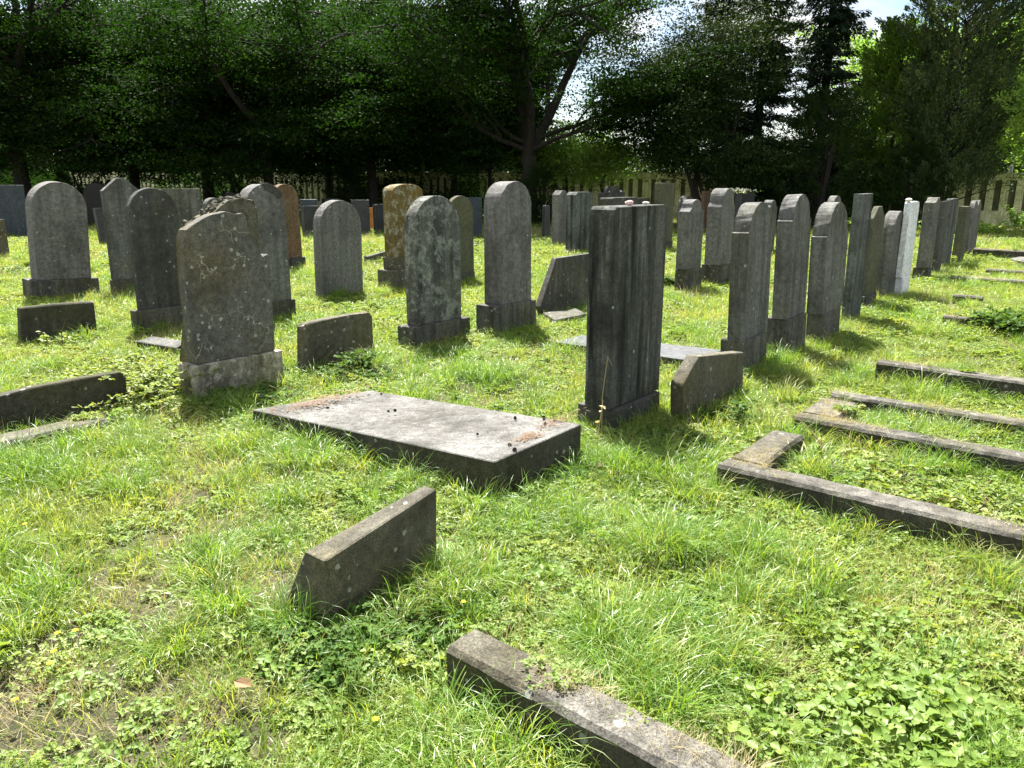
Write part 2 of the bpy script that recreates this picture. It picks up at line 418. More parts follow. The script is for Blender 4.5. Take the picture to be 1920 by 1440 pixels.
headstone('grey round-edged headstone with a blue-black streak, fourth from the far end of the right row', (1758, 1770, 1781, 500, 372), None, 'round', 'streak', group=GR)
headstone('lower yellow-stained headstone with a lit flat top near the far end of the right row', (1783, 1799, 1806, 491, 387), None, 'flat', 'greenish', group=GR)
headstone('slim grey arched headstone, last but one of the right row', (1804, 1813, 1821, 480, 376), None, 'arch', 'grey', group=GR)
headstone('slim grey headstone with a slanted top, last of the right row', (1815, 1821, 1828, 474, 375), None, 'gable', 'grey', group=GR)

# second row on the right
GS = 'headstones behind the right-hand row'
headstone('low grey headstone with concave shoulders and a curved peak, ferns at its foot', (1265, 1286, 1314, None, 374), (1266, 1287, 1317, 545, 506), 'bell', 'cool', 'plinth', group=GS, m=.01)
headstone('grey headstone with ledged shoulders and a tall tongue-shaped arch, right of the curved-peak one', (1320, 1346, 1371, None, 353), (1315, 1347, 1374, 533, 498), 'tongue', 'cool', 'plinth', group=GS, m=.02)
headstone('small distant arched headstone peeping over the curved-peak one', (1268, 1280, 1297, 440, 367), None, 'arch', 'grey', group=GS)
S3 = headstone('dark squat headstone carrying white flowers on its top', (1373, 1386, 1410, 440, 362), None, 'flat', 'granite', group=GS)
headstone('bell-shouldered grey headstone half hidden by the first arch of the right row', (1421, 1436, 1450, 480, 375), None, 'bell', 'grey', group=GS)
headstone('dark reddish flat-topped headstone beside the forked shrub trunk', (1311, 1317, 1327, 432, 358), None, 'flat', 'brown', group=GS)
headstone('tall square-topped headstone with a black side and a green-stained face', (1222, 1235, 1260, None, 343), (1222, 1236, 1262, 470, 454), 'flat', 'greenish', 'dark', group=GS, m=.015)
headstone('grey headstone with a slanted left shoulder, leftmost of the pair near the fence', (1034, 1047, 1064, 462, 357), None, 'chamfer', 'cool', group=GS)
headstone('broad grey streaked headstone with a flat lit edge, right of the slanted-shoulder one', (1060, 1078, 1110, 476, 360), None, 'chamfer', 'streak', group=GS, rise=.08)
headstone('wide low dark headstone directly behind the tall streaked one, its lip rounded', (1121, 1146, 1191, 500, 370), None, 'round', 'dark', group=GS)
headstone('dark block headstone between the wide low one and the tall square-topped one', (1186, 1191, 1215, 470, 371), None, 'flat', 'dark', group=GS)
ORN = headstone('grey headstone crowned by a twin-humped ornament with pebbles', (1119, 1128, 1169, 445, 361), None, 'flat', 'dark', group=GS)
headstone('small dark round-topped headstone seen over the slim notched one', (1540, 1553, 1570, 470, 367), None, 'arch', 'grey', group=GS)
headstone('little dark mossy post stone in the sun behind the arched right-row stone', (1662, 1665, 1679, 430, 378), None, 'flat', 'greenish', group=GS)

# ------------------------------------------------------------------ headstones: left half
GL = 'headstones in the left half'
headstone('broad grey arched headstone on a wide plinth at the far left', (56, 68, 169, None, 338), (38, 61, 183, 562, 527), 'arch', 'cool', 'plinth', group=GL, lean=.07, m=.03)
headstone('grey headstone with cut-off corners and a pebble on top, behind the two left arches', (200, 214, 282, None, 334), (205, 216, 290, 550, 526), 'chamfer', 'grey', 'plinth', group=GL, m=.02, rise=.22)
headstone('dark arched headstone with a pale chipped spot, left of the broken one', (250, 264, 352, None, 352), (243, 258, 362, 618, 584), 'arch', 'dark', 'plinth', group=GL, m=.03)
headstone('plain square grey headstone behind the dark arched one', (312, 318, 389, 505, 354), None, 'flat', 'grey', group=GL)
headstone('little arched headstone showing just left of the broken top', (388, 396, 428, 482, 371), None, 'arch', 'grey', group=GL)
H7 = headstone('grey arched headstone with a loose curved piece on its arch, right behind the broken one', (457, 478, 547, None, 345), (446, 470, 554, 603, 572), 'arch', 'cool', 'plinth', group=GL, m=.02)
headstone('brown sandstone arched headstone on a small plinth', (509, 522, 567, None, 345), (508, 521, 573, 507, 486), 'arch', 'brown', 'dark', group=GL, m=.02)
headstone('small arched grey headstone without plinth, standing alone in the grass', (592, 606, 681, 558, 375), None, 'arch', 'cool', group=GL, lean=.02)
headstone('orange lichen-covered headstone with a shallow arch on a two-step plinth', (722, 741, 796, None, 345), (707, 737, 806, 543, 508), 'segment', 'ochre', 'foot', step=(714, 740, 800, 485), group=GL, m=.06)
headstone('arched headstone blotched with pale lichen on a wide low plinth', (763, 783, 866, None, 367), (745, 777, 882, 650, 615), 'arch', 'speckled', 'plinth', group=GL, m=.045)
headstone('greenish arched headstone half hidden behind the blotched one', (836, 844, 889, None, 367), (834, 843, 891, 532, 515), 'arch', 'greenish', 'plinth', group=GL, m=.01)
headstone('tall smooth grey arched headstone in the middle on a deep plinth', (905, 938, 996, None, 340), (892, 930, 1006, 627, 576), 'arch', 'cool', 'plinth', group=GL, m=.04)

# the headstone with the broken top
az = AZ; r_, b_ = dirs(az)
P = G(366, 748)
root = empty('headstone', P); root.rotation_euler = (0, 0, R(az))
tag(root, 'cracked brown-grey headstone whose rounded top has broken away', 'headstone', GL)
zp = zat(P, 688); Q = P + np.array([0, 0, zp])
pw = along(Q, r_, 530); pt_ = min(max(along(Q, b_, 349), .2), .4)
prism('plinth', [(0, SINK), (pw, SINK), (pw, zp), (0, zp)], pt_, M['pale_plinth'], root, .015, rough=.005)
poly_foot(P, r_, b_, 0, pw, pt_)
Pb = P + b_ * .03
front = [(369, 690), (516, 664), (511, 560), (506, 490), (503, 477), (493, 481), (484, 470), (478, 452), (470, 446), (466, 428), (461, 408), (456, 400), (446, 402), (436, 400), (424, 396), (410, 400), (396, 402), (380, 410), (362, 422), (349, 432), (345, 450), (347, 520), (357, 600)]
pr = [on_plane(Pb, r_, x, y) for x, y in front]
u0b, u1b = pr[0][0], pr[1][0]
pr = [(u, max(z, zp)) for u, z in pr]; pr[0] = (pr[0][0], zp); pr[1] = (pr[1][0], zp)
prism('tablet', pr, .13, M['cracked'], root, .006, y0=.03, rough=.003)
backp = [(369, 690), (516, 664), (511, 560), (506, 490), (500, 474), (491, 462), (487, 440), (485, 425), (483, 405), (479, 388), (470, 376), (455, 371), (440, 373), (425, 377), (412, 386), (398, 396), (384, 406), (364, 420), (349, 432), (345, 450), (347, 520), (357, 600)]
pr2 = [on_plane(Pb + b_ * .13, r_, x, y) for x, y in backp]
pr2 = [(u - (.0 if z > zp + .3 else .0), max(z, zp)) for u, z in pr2]; pr2[0] = (u0b, zp); pr2[1] = (u1b, zp)
lo = min(u for u, z in pr)
pr2 = [(min(max(u, lo), u1b), z) for u, z in pr2]
bm = bmesh.new()
core = prism('broken_core', pr2, .27, M['core'], root, .004, y0=.132, rough=.008)
# lumpy rubble along the break
bm = bmesh.new()
rs = random.Random(5)
zt = max(z for u, z in pr2)
for k in range(46):
    a = k / 45
    i = 11 + a * 8
    i0 = int(i); f = i - i0
    u = pr2[i0][0] * (1 - f) + pr2[min(i0 + 1, len(pr2) - 1)][0] * f
    z = pr2[i0][1] * (1 - f) + pr2[min(i0 + 1, len(pr2) - 1)][1] * f
    s = rs.uniform(.012, .032)
    mt = Matrix.Translation((u + rs.uniform(-.015, .015), rs.uniform(.13, .27), z - .004 + rs.uniform(-.01, .012))) @ Matrix.Rotation(rs.uniform(0, 6), 4, (rs.random(), rs.random(), .3)) @ Matrix.Diagonal((s * 1.5, s, s * .7, 1))
    bmesh.ops.create_icosphere(bm, subdivisions=1, radius=1, matrix=mt)
me = bpy.data.meshes.new('rubble_crust'); bm.to_mesh(me); bm.free()
mesh_obj('rubble_crust', me, M['core'], root)

# loose arch piece of the stone behind
rt, Ph, rr, bb, (u0, u1, mm, tb, z1) = H7
cx, rx = (u0 + u1) / 2, (u1 - u0) / 2
outer = arc(cx, z1 - rx, rx + .012, rx + .012, R(98), R(28), 10)
inner = arc(cx, z1 - rx, rx - .075, rx - .075, R(28), R(90), 10)
prism('loose_arch_piece', outer + inner, mm + .05, M['dark'], rt, .006, y0=mm - .012, rough=.002)
# twin-humped ornament
rt, Ph, rr, bb, (u0, u1, mm, tb, z1) = ORN
w = u1 - u0; hh = .17
prof = [(u0 + w * .2, z1), (u0 + w * .8, z1)] + arc(u0 + w * .63, z1 + .03, w * .17, hh, 0, math.pi * .75, 8) + arc(u0 + w * .37, z1 + .03, w * .17, hh, math.pi * .3, math.pi, 8)
prism('twin_hump_ornament', prof, tb * .8, M['dark'], rt, .006, y0=tb * .2)

# ------------------------------------------------------------------ dark stones in the shade at the back
GB = 'dark headstones in the shade of the trees'
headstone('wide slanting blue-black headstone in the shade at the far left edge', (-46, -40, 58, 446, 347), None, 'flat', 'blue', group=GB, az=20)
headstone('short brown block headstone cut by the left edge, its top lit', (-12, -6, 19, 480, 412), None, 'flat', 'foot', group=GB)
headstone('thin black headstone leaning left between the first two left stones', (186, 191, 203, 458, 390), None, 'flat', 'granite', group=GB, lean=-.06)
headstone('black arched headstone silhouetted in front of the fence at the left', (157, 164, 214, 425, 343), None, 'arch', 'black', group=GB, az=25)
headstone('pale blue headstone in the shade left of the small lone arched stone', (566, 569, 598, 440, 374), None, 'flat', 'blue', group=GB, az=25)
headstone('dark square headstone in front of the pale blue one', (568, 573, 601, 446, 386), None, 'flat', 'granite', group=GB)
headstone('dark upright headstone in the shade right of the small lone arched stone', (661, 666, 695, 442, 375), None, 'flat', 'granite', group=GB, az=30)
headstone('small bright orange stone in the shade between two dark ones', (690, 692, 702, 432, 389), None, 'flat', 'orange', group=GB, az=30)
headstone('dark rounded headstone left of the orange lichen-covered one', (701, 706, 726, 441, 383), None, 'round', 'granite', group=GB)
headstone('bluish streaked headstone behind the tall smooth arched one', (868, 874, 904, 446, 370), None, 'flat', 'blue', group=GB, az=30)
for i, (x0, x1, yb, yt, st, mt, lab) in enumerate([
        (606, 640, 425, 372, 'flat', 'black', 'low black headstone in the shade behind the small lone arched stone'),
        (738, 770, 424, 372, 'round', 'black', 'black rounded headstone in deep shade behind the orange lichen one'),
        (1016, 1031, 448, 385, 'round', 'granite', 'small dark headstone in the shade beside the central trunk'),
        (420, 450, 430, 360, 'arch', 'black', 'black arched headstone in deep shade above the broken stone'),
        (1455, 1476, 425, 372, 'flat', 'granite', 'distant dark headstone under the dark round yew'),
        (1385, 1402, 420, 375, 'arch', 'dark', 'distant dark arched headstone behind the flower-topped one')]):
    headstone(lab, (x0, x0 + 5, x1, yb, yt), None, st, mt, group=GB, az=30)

# ------------------------------------------------------------------ low slanted footstones
GF = 'low slanted stones'
face_slab('footstone', 'low slanting stone slab in the foreground with a sloped left end and lit rough top', 'footstone', (606, 1160),
          [(603, 1175), (818, 1075), (818, 917), (610, 1052)], .075, 'foot', t_bot=.33, group=GF, bevel=.010)
face_slab('footstone', 'low slanting slab with ivy creeping over its right end', 'footstone', (570, 690),
          [(566, 690), (704, 690), (700, 640), (698, 592), (692, 586), (655, 591), (600, 601), (573, 608), (568, 614)], .09, 'foot', group=GF, bevel=.008)
face_slab('footstone', 'slab with a slanted left side half hidden behind the tall streaked headstone', 'footstone', (1030, 588),
          [(1013, 575), (1030, 600), (1130, 580), (1128, 472), (1045, 484)], .09, 'plinth', group=GF)
face_slab('footstone', 'chipped yellow-brown slab with a cut left corner right of the tall streaked headstone', 'footstone', (1306, 768),
          [(1284, 772), (1394, 745), (1395, 660), (1352, 664), (1311, 668), (1302, 684), (1294, 697), (1288, 708), (1281, 722)], .10, 'foot', group=GF)
face_slab('footstone', 'long dark mossy slab lying low at the left edge', 'footstone', (45, 800),
          [(-90, 835), (238, 775), (237, 702), (225, 698), (150, 710), (60, 727), (-20, 748), (-90, 768)], .09, 'grime_shade', group=GF)
face_slab('footstone', 'small black slab with weeds in front, below the far-left arched headstone', 'footstone', (40, 642),
          [(37, 650), (183, 640), (180, 600), (176, 566), (100, 571), (37, 578)], .10, 'grime_shade', group=GF, az=48)
face_slab('footstone', 'low stub of stone beside the orange lichen-covered headstone', 'footstone', (690, 495),
          [(688, 500), (735, 490), (735, 470), (722, 472), (690, 481)], .12, 'plinth', group=GF)

def dirty_shaded_sides(me, mat, lim=.3):  # upright faces get a darker colour: grime, with their shade painted in
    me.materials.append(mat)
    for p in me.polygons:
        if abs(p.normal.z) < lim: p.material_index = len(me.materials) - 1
KTOP = []
# ------------------------------------------------------------------ kerbs and flat slabs
def kerb_piece(name, P, az, length, width, h, mat, parent=None, seed=0, sag=0.0, side=1):
    """a kerb stone: near top edge runs from P along az; roughly dressed, so its faces wander a little"""
    r, b = dirs(az); b = b * side
    n = max(2, int(length / .07)); rs = random.Random(seed)
    V, Fc = [], []
    dz = 0
    for i in range(n + 1):
        u = length * i / n
        j = lambda a: rs.uniform(-a, a)
        dz += j(.0018); dz *= .9
        ring = [(0 + j(.005), SINK), (0 + j(.005), h * .5), (0 + j(.004), h - .018 + dz), (.016, h + dz + j(.0022)), (width * .5 + j(.006), h + dz + j(.0022)), (width - .016, h + dz + j(.0022)), (width + j(.004), h - .018 + dz), (width + j(.006), SINK)]
        for v, z in ring:
            V.append(tuple(P + r * u + b * v + np.array([0, 0, z - sag * u / length])))
    k = 8
    for i in range(n):
        for q in range(k - 1):
            a = i * k + q
            Fc.append((a, a + k, a + k + 1, a + 1) if side > 0 else (a, a + 1, a + k + 1, a + k))
    Fc.append(tuple(range(k))[::1]); Fc.append(tuple(range(n * k, n * k + k))[::-1])
    me = bpy.data.meshes.new(name); me.from_pydata(V, [], Fc); me.update()
    bm = bmesh.new(); bm.from_mesh(me); bmesh.ops.recalc_face_normals(bm, faces=bm.faces); bm.to_mesh(me); bm.free()
    o = mesh_obj(name, me, M[mat], parent)
    dirty_shaded_sides(me, M['grime_shade']); KTOP.append((P, r, b, length, width, h))
    q = [P, P + r * length, P + r * length + b * width, P + b * width]
    FOOT.append(np.array([x[:2] for x in q]))
    EDGE.append((q[0][:2], q[1][:2])); EDGE.append((q[0][:2], q[1][:2])); EDGE.append((q[3][:2], q[2][:2]))
    return o
def border(label, pieces):
    root = empty('grave_border', (0, 0, 0)); tag(root, label, 'grave border', 'stone grave borders')
    for i, (px, ytop, az, ln, wd) in enumerate(pieces):
        P = G(*px); h = zat(P, ytop)
        if az > 0 and i:                      # head kerb: starts behind the long one, its width lies along it
            P = P + dirs(az)[0] * (pieces[0][4] + .004)
            kerb_piece('kerb_stone', P, az, ln, wd, h + .004, 'kerb', root, seed=int(px[0] + px[1]), side=-1)
            continue
        o = kerb_piece('kerb_stone', P, az, ln, wd, h, 'kerb', root, seed=int(px[0] + px[1]))
    p0 = Vector(G(*pieces[0][0]))
    root.location = p0
    for ch in root.children: ch.matrix_parent_inverse = Matrix.Translation(-p0)
    return root
KD = AZ - 90.0
border('broken stone kerb corner in the foreground with grass spilling over it', [((838, 1295), 1212, KD - 2, 2.6, .15)])
border('near grave border on the right, its long mossy kerb overgrown with brambles', [((1343, 908), 871, KD, 3.6, .15), ((1343, 908), 871, AZ, .62, .19)])
border('second grave border on the right with two long kerbs and a pale head kerb', [((1484, 806), 781, KD, 3.8, .15), ((1484, 806), 781, AZ, .43, .24), ((1556, 757), 738, KD + 1, 3.8, .13)])
border('straight dark kerb further back on the right with grass along its foot', [((1640, 708), 679, KD - 1, 3.2, .15)])
border('short kerb stub beside the dark shrub at the right edge', [((1766, 609), 592, KD, .95, .12)])
border('kerb covered in straw in the sun near the right edge', [((1779, 528), 518, KD, 2.3, .22)])
border('half-buried kerb below the straw-covered one', [((1785, 565), 553, KD, .35, .14)])
border('distant thin kerb in the grass at the right edge beside the row end', [((1848, 513), 505, KD, 2.6, .2)])
border('far kerb lying behind the end of the right row', [((1822, 485), 466, KD - 4, 4.0, .25)])
border('lit kerb corner with dead leaves at the left edge', [((-60, 866), 846, AZ, .80, .20)])

def flat_slab(name, label, cat, quad, th, mat, group=None):
    """quad: four (x, y, z) top corners surveyed at their own heights, near corner first, counter-clockwise"""
    T = [G(x, y, z) for x, y, z in quad]
    c = sum(T) / 4
    N_ = 14
    bm = bmesh.new()
    v = [bm.verts.new(p - c) for p in T] + [bm.verts.new(p - c - np.array([0, 0, th])) for p in T]
    bm.faces.new(v[:4])
    for i in range(4): bm.faces.new((v[i], v[4 + i], v[4 + (i + 1) % 4], v[(i + 1) % 4]))
    bmesh.ops.recalc_face_normals(bm, faces=bm.faces)
    es = [e for e in bm.edges if len(e.link_faces) == 2]
    bmesh.ops.bevel(bm, geom=es, offset=.005, segments=1, affect='EDGES')
    me = bpy.data.meshes.new(name); bm.to_mesh(me); bm.free()
    o = mesh_obj(name, me, M[mat]); o.location = c
    if mat in ('slab', 'flatslab'): dirty_shaded_sides(me, M['grime_shade'])
    FOOT.append(np.array([p[:2] for p in T]))
    for i in range(4): EDGE.append((T[i][:2], T[(i + 1) % 4][:2]))
    print('slab', [np.round(p, 2) for p in T])
    return tag(o, label, cat, group), T
_, SL = flat_slab('grave_slab', 'thick pale stone grave slab lying in the grass, scattered with dark cones', 'grave slab',
                  [(927, 866, .17), (1090, 795, .19), (693, 732, .06), (473, 768, .085)], .5, 'slab')
flat_slab('grave_slab', 'smooth dark granite slab lying flat behind the tall streaked headstone', 'grave slab',
          [(1300, 676, .07), (1356, 656, .07), (1090, 628, .07), (1042, 641, .07)], .2, 'flatslab')
flat_slab('rubble_slab', 'broken piece of pale slab behind the bramble left of the cracked headstone', 'rubble',
          [(330, 652, .07), (352, 640, .10), (285, 630, .10), (255, 640, .06)], .2, 'slab')
flat_slab('rubble_slab', 'broken base stone at the foot of the slab behind the tall streaked headstone', 'rubble',
          [(1040, 600, .05), (1100, 588, .07), (1080, 578, .08), (1018, 586, .05)], .2, 'plinth')
flat_slab('grave_slab', 'pale flat slab cut by the right edge beyond the kerbs', 'grave slab',
          [(1925, 492, .1), (1990, 486, .1), (1960, 470, .1), (1893, 485, .1)], .2, 'slab')

# ------------------------------------------------------------------ ground
def ground():
    n1 = 150
    xs = np.concatenate([-np.geomspace(600, 14, 16), np.linspace(-12, 12, n1), np.geomspace(14, 600, 16)])
    ys = np.concatenate([-np.geomspace(300, 2, 10), np.linspace(-1, 26, n1), np.geomspace(28, 800, 18)])
    X, Y = np.meshgrid(xs, ys)
    Z = .012 * np.sin(X * 2.1 + 1.3 * np.sin(Y * .9)) * np.cos(Y * 1.7 + X * .6) + .008 * np.sin(X * 5.3 + Y * 3.1) + .006 * np.sin(Y * 7.7 - X * 4.1) + GZ
    Z *= np.exp(-(np.hypot(X, Y) / 40) ** 2)
    V = np.stack([X, Y, Z], -1).reshape(-1, 3)
    nx, ny = len(xs), len(ys)
    I = np.arange(nx * ny).reshape(ny, nx)
    Fq = np.stack([I[:-1, :-1], I[:-1, 1:], I[1:, 1:], I[1:, :-1]], -1).reshape(-1, 4)
    me = mesh_np('ground', V, Fq)
    m, nt = new_mat('soil_and_thatch'); t = NT(nt)
    geo = t.n('ShaderNodeNewGeometry'); v = geo.outputs['Position']
    a = t.noise(v, 1.1, 6, .6); f = t.noise(v, 26, 6, .7); g = t.noise(v, 90, 4, .7)
    col = t.mix(t.ramp(a, .4, .62), (.045, .055, .02), (.10, .095, .045))
    col = t.mix(t.ramp(f, .45, .7), col, (.24, .2, .11))
    col = t.mix(t.ramp(g, .5, .75, 0, .7), col, (.05, .04, .025))
    p = t.n('ShaderNodeBsdfPrincipled'); p.inputs['Roughness'].default_value = 1
    t.l(col, p.inputs['Base Color'])
    bp = t.n('ShaderNodeBump'); bp.inputs['Distance'].default_value = .03; t.l(t.math('ADD', f, g), bp.inputs['Height']); t.l(bp.outputs[0], p.inputs['Normal'])
    o = t.n('ShaderNodeOutputMaterial'); t.l(p.outputs[0], o.inputs[0])
    ob = mesh_obj('ground', me, m)
    tag(ob, kind='structure')
ground()

# ------------------------------------------------------------------ grass and ground cover
SRC = {}
def source(coll, name, me, mat):
    c = bpy.data.collections.get(coll) or bpy.data.collections.new(coll)
    me.materials.append(mat)
    o = bpy.data.objects.new(name, me); c.objects.link(o)
def blades(n, rad, h0, h1, w, lean, curl, rng, seg=4):
    """a tuft: n tapering blades that bend over"""
    ang = rng.uniform(0, 2 * np.pi, n); rr = rad * np.sqrt(rng.random(n))
    base = np.stack([rr * np.cos(ang), rr * np.sin(ang), np.full(n, -.01)], -1)
    a2 = ang + rng.normal(0, .9, n)
    d = np.stack([np.cos(a2), np.sin(a2), np.zeros(n)], -1)
    side = np.stack([-d[:, 1], d[:, 0], np.zeros(n)], -1)
    tw = rng.uniform(-.8, .8, n)[:, None]
    side = unit(side * np.cos(tw) + d * np.sin(tw))
    H = rng.uniform(h0, h1, n); ln = rng.uniform(.2, 1, n) * lean; cu = rng.uniform(.3, 1, n) * curl
    V = np.zeros((n, seg + 1, 2, 3))
    pos = base.copy(); th = ln.copy()
    st = H / seg
    for i in range(seg + 1):
        s = i / seg
        wd = w * (1 - s ** 1.6) * .5 * rng.uniform(.7, 1.2, n) + .0002
        V[:, i, 0] = pos - side * wd[:, None]; V[:, i, 1] = pos + side * wd[:, None]
        up = np.array([0, 0, 1.0])
        pos = pos + (d * np.sin(th)[:, None] + up * np.cos(th)[:, None]) * st[:, None]
        th = th + cu * (.35 + s) * .9
    V = V.reshape(-1, 3)
    b0 = np.arange(n)[:, None] * (seg + 1) * 2 + np.arange(seg)[None] * 2
    Fq = np.stack([b0, b0 + 1, b0 + 3, b0 + 2], -1).reshape(-1, 4)
    tone = np.repeat(rng.random(n), seg)
    return V, Fq, tone
def leaflets(cen, ax, nor, ln, wd, fold=.25):
    """kite-shaped leaves with a folded midrib: 6 vertices, 2 quads each"""
    n = len(cen); ax = unit(ax); nor = unit(nor - ax * np.sum(nor * ax, -1, keepdims=True)); sd = np.cross(nor, ax)
    ln = np.broadcast_to(np.asarray(ln, float), (n,))[:, None]; wd = np.broadcast_to(np.asarray(wd, float), (n,))[:, None]
    V = np.stack([cen, cen + ax * ln * .45 + sd * wd * .5 + nor * wd * fold, cen + ax * ln * .82 + sd * wd * .34 + nor * wd * fold * .6,
                  cen + ax * ln, cen + ax * ln * .82 - sd * wd * .34 + nor * wd * fold * .6, cen + ax * ln * .45 - sd * wd * .5 + nor * wd * fold], 1).reshape(-1, 3)
    b = np.arange(n)[:, None] * 6
    Fq = np.concatenate([b + np.array([[0, 1, 2, 3]]), b + np.array([[0, 3, 4, 5]])], 1).reshape(-1, 4)
    return V, Fq
def trefoils(n, rad, h0, h1, size, rng, k=3, tilt=.35):
    ang = rng.uniform(0, 2 * np.pi, n); rr = rad * np.sqrt(rng.random(n)); h = rng.uniform(h0, h1, n); sz = size * rng.uniform(.6, 1.2, n)
    top = np.stack([rr * np.cos(ang), rr * np.sin(ang), h], -1)
    nrm = unit(np.stack([rng.normal(0, tilt, n), rng.normal(0, tilt, n), np.ones(n)], -1))
    Vs, Fs, off = [], [], 0
    ph = rng.uniform(0, 6.28, n)
    for j in range(k):
        a = ph + j * 2 * np.pi / k * (1 if k == 3 else .82)
        ax = np.stack([np.cos(a), np.sin(a), np.zeros(n)], -1)
        V, Fq = leaflets(top, ax, nrm, sz, sz * .85)
        Vs.append(V); Fs.append(Fq + off); off += len(V)
    tone = np.concatenate([np.repeat(rng.random(n), 2)] * k)
    # stalks
    bs = top * np.array([.8, .8, 0]) + np.array([0, 0, -.01]); wv = np.stack([np.sin(ph), np.cos(ph), np.zeros(n)], -1) * .0009
    V = np.stack([bs - wv, bs + wv, top + wv, top - wv], 1).reshape(-1, 3)
    Fq = np.arange(n * 4).reshape(-1, 4) + off
    Vs.append(V); Fs.append(Fq); tone = np.concatenate([tone, rng.random(n)])
    return np.concatenate(Vs), np.concatenate(Fs), tone

gr = np.random.default_rng(3)
for i in range(6):
    source('lawn_sources', 'lawn_tuft_%d' % i, mesh_np('lawn_tuft', *blades(46, .11, .05, .14, .0042, .7, .8, gr)), L['grass'])
for i in range(6):
    source('tall_sources', 'tall_tuft_%d' % i, mesh_np('tall_tuft', *blades(46, .075, .12, .34, .005, .45, .85, gr, 6)), L['lush' if i % 2 else 'grass'])
for i in range(4):
    source('dry_sources', 'dry_tuft_%d' % i, mesh_np('dry_tuft', *blades(40, .12, .05, .16, .0026, 1.35, .35, gr, 3)), L['dry'])
for i in range(5):
    source('cover_sources', 'cover_patch_%d' % i, mesh_np('cover_patch', *trefoils(52, .14, .01, .07, .015 + .0035 * i, gr, 3 if i < 3 else 5, .55)), L['clover'])
for i in range(3):
    source('berry_sources', 'berry_patch_%d' % i, mesh_np('berry_patch', *trefoils(22, .15, .03, .10, .036, gr, 3, .4)), L['berry'])
for i in range(3):
    source('weed_sources', 'weed_patch_%d' % i, mesh_np('weed_patch', *trefoils(44, .13, .015, .07, .022, gr, 3 if i else 5, .5)), L['shade'])

def scatter(name, coll, pts, scl, tilt=.12, kind='stuff', rng=gr):
    n = len(pts)
    me = bpy.data.meshes.new(name); me.vertices.add(n); me.vertices.foreach_set('co', np.asarray(pts, np.float32).ravel())
    rot = np.stack([rng.normal(0, tilt, n), rng.normal(0, tilt, n), rng.uniform(0, 6.28, n)], -1).astype(np.float32)
    a = me.attributes.new('rot', 'FLOAT_VECTOR', 'POINT'); a.data.foreach_set('vector', rot.ravel())
    a = me.attributes.new('scl', 'FLOAT', 'POINT'); a.data.foreach_set('value', np.asarray(scl, np.float32))
    k = len(bpy.data.collections[coll].objects)
    a = me.attributes.new('idx', 'INT', 'POINT'); a.data.foreach_set('value', rng.integers(0, k, n).astype(np.int32))
    ob = link(bpy.data.objects.new(name, me)); tag(ob, kind=kind)
    ng = bpy.data.node_groups.new(name + '_scatter', 'GeometryNodeTree')
    ng.interface.new_socket('Geometry', in_out='INPUT', socket_type='NodeSocketGeometry')
    ng.interface.new_socket('Geometry', in_out='OUTPUT', socket_type='NodeSocketGeometry')
    gi = ng.nodes.new('NodeGroupInput'); go = ng.nodes.new('NodeGroupOutput')
    ci = ng.nodes.new('GeometryNodeCollectionInfo'); ci.inputs['Collection'].default_value = bpy.data.collections[coll]
    ci.inputs['Separate Children'].default_value = True; ci.inputs['Reset Children'].default_value = True
    ip = ng.nodes.new('GeometryNodeInstanceOnPoints'); ip.inputs['Pick Instance'].default_value = True
    def na(nm, ty):
        q = ng.nodes.new('GeometryNodeInputNamedAttribute'); q.data_type = ty; q.inputs['Name'].default_value = nm
        return q.outputs['Attribute']
    er = ng.nodes.new('FunctionNodeEulerToRotation')
    ng.links.new(gi.outputs[0], ip.inputs['Points']); ng.links.new(ci.outputs[0], ip.inputs['Instance'])
    ng.links.new(na('rot', 'FLOAT_VECTOR'), er.inputs[0]); ng.links.new(er.outputs[0], ip.inputs['Rotation'])
    ng.links.new(na('scl', 'FLOAT'), ip.inputs['Scale']); ng.links.new(na('idx', 'INT'), ip.inputs['Instance Index'])
    ng.links.new(ip.outputs[0], go.inputs[0])
    md = ob.modifiers.new('scatter', 'NODES'); md.node_group = ng
    return ob

def outside(p, grow=0.0):
    ok = np.ones(len(p), bool)
    for q in FOOT:
        c = q.mean(0)
        qq = c + (q - c) * (1 + grow)
        area = sum(qq[i][0] * qq[(i + 1) % 4][1] - qq[(i + 1) % 4][0] * qq[i][1] for i in range(4))
        s = 1 if area > 0 else -1
        ins = np.ones(len(p), bool)
        for i in range(4):
            e = qq[(i + 1) % 4] - qq[i]
            ins &= s * (e[0] * (p[:, 1] - qq[i][1]) - e[1] * (p[:, 0] - qq[i][0])) > 0
        ok &= ~ins
    return ok
def vnoise(p, s, seed):
    r = np.random.default_rng(seed); v = np.zeros(len(p))
    for k in range(7):
        a = r.uniform(0, 6.28); f = s * r.uniform(.6, 1.9)
        v += np.sin((p[:, 0] * np.cos(a) + p[:, 1] * np.sin(a)) * f + r.uniform(0, 6.28) + .8 * np.sin(p[:, 1] * f * .7 + k))
    return v / 7
def field(y0, y1, dens, rng=gr):
    """random ground points inside a slightly widened view"""
    kk = .72
    n = int(dens * kk * (y1 ** 2 - y0 ** 2) * 1.0)
    Y = np.sqrt(rng.uniform(y0 ** 2, y1 ** 2, n)); X = rng.uniform(-1, 1, n) * (kk * Y + .5)
    return np.stack([X, Y], -1)
LOWG = [(G(900, 915)[:2], .32), (G(985, 905)[:2], .25), (G(760, 850)[:2], .18), (G(1060, 870)[:2], .15)]
def lowgrass(p):
    ok = np.ones(len(p), bool)
    for c, r in LOWG: ok &= (np.hypot(*(p - c).T) > r) | (gr.random(len(p)) < .12)
    return ok
BARE = [(G(25, 1285)[:2], .17), (G(80, 1385)[:2], .10), (G(1700, 1270)[:2], .10), (G(740, 1060)[:2], .05)]
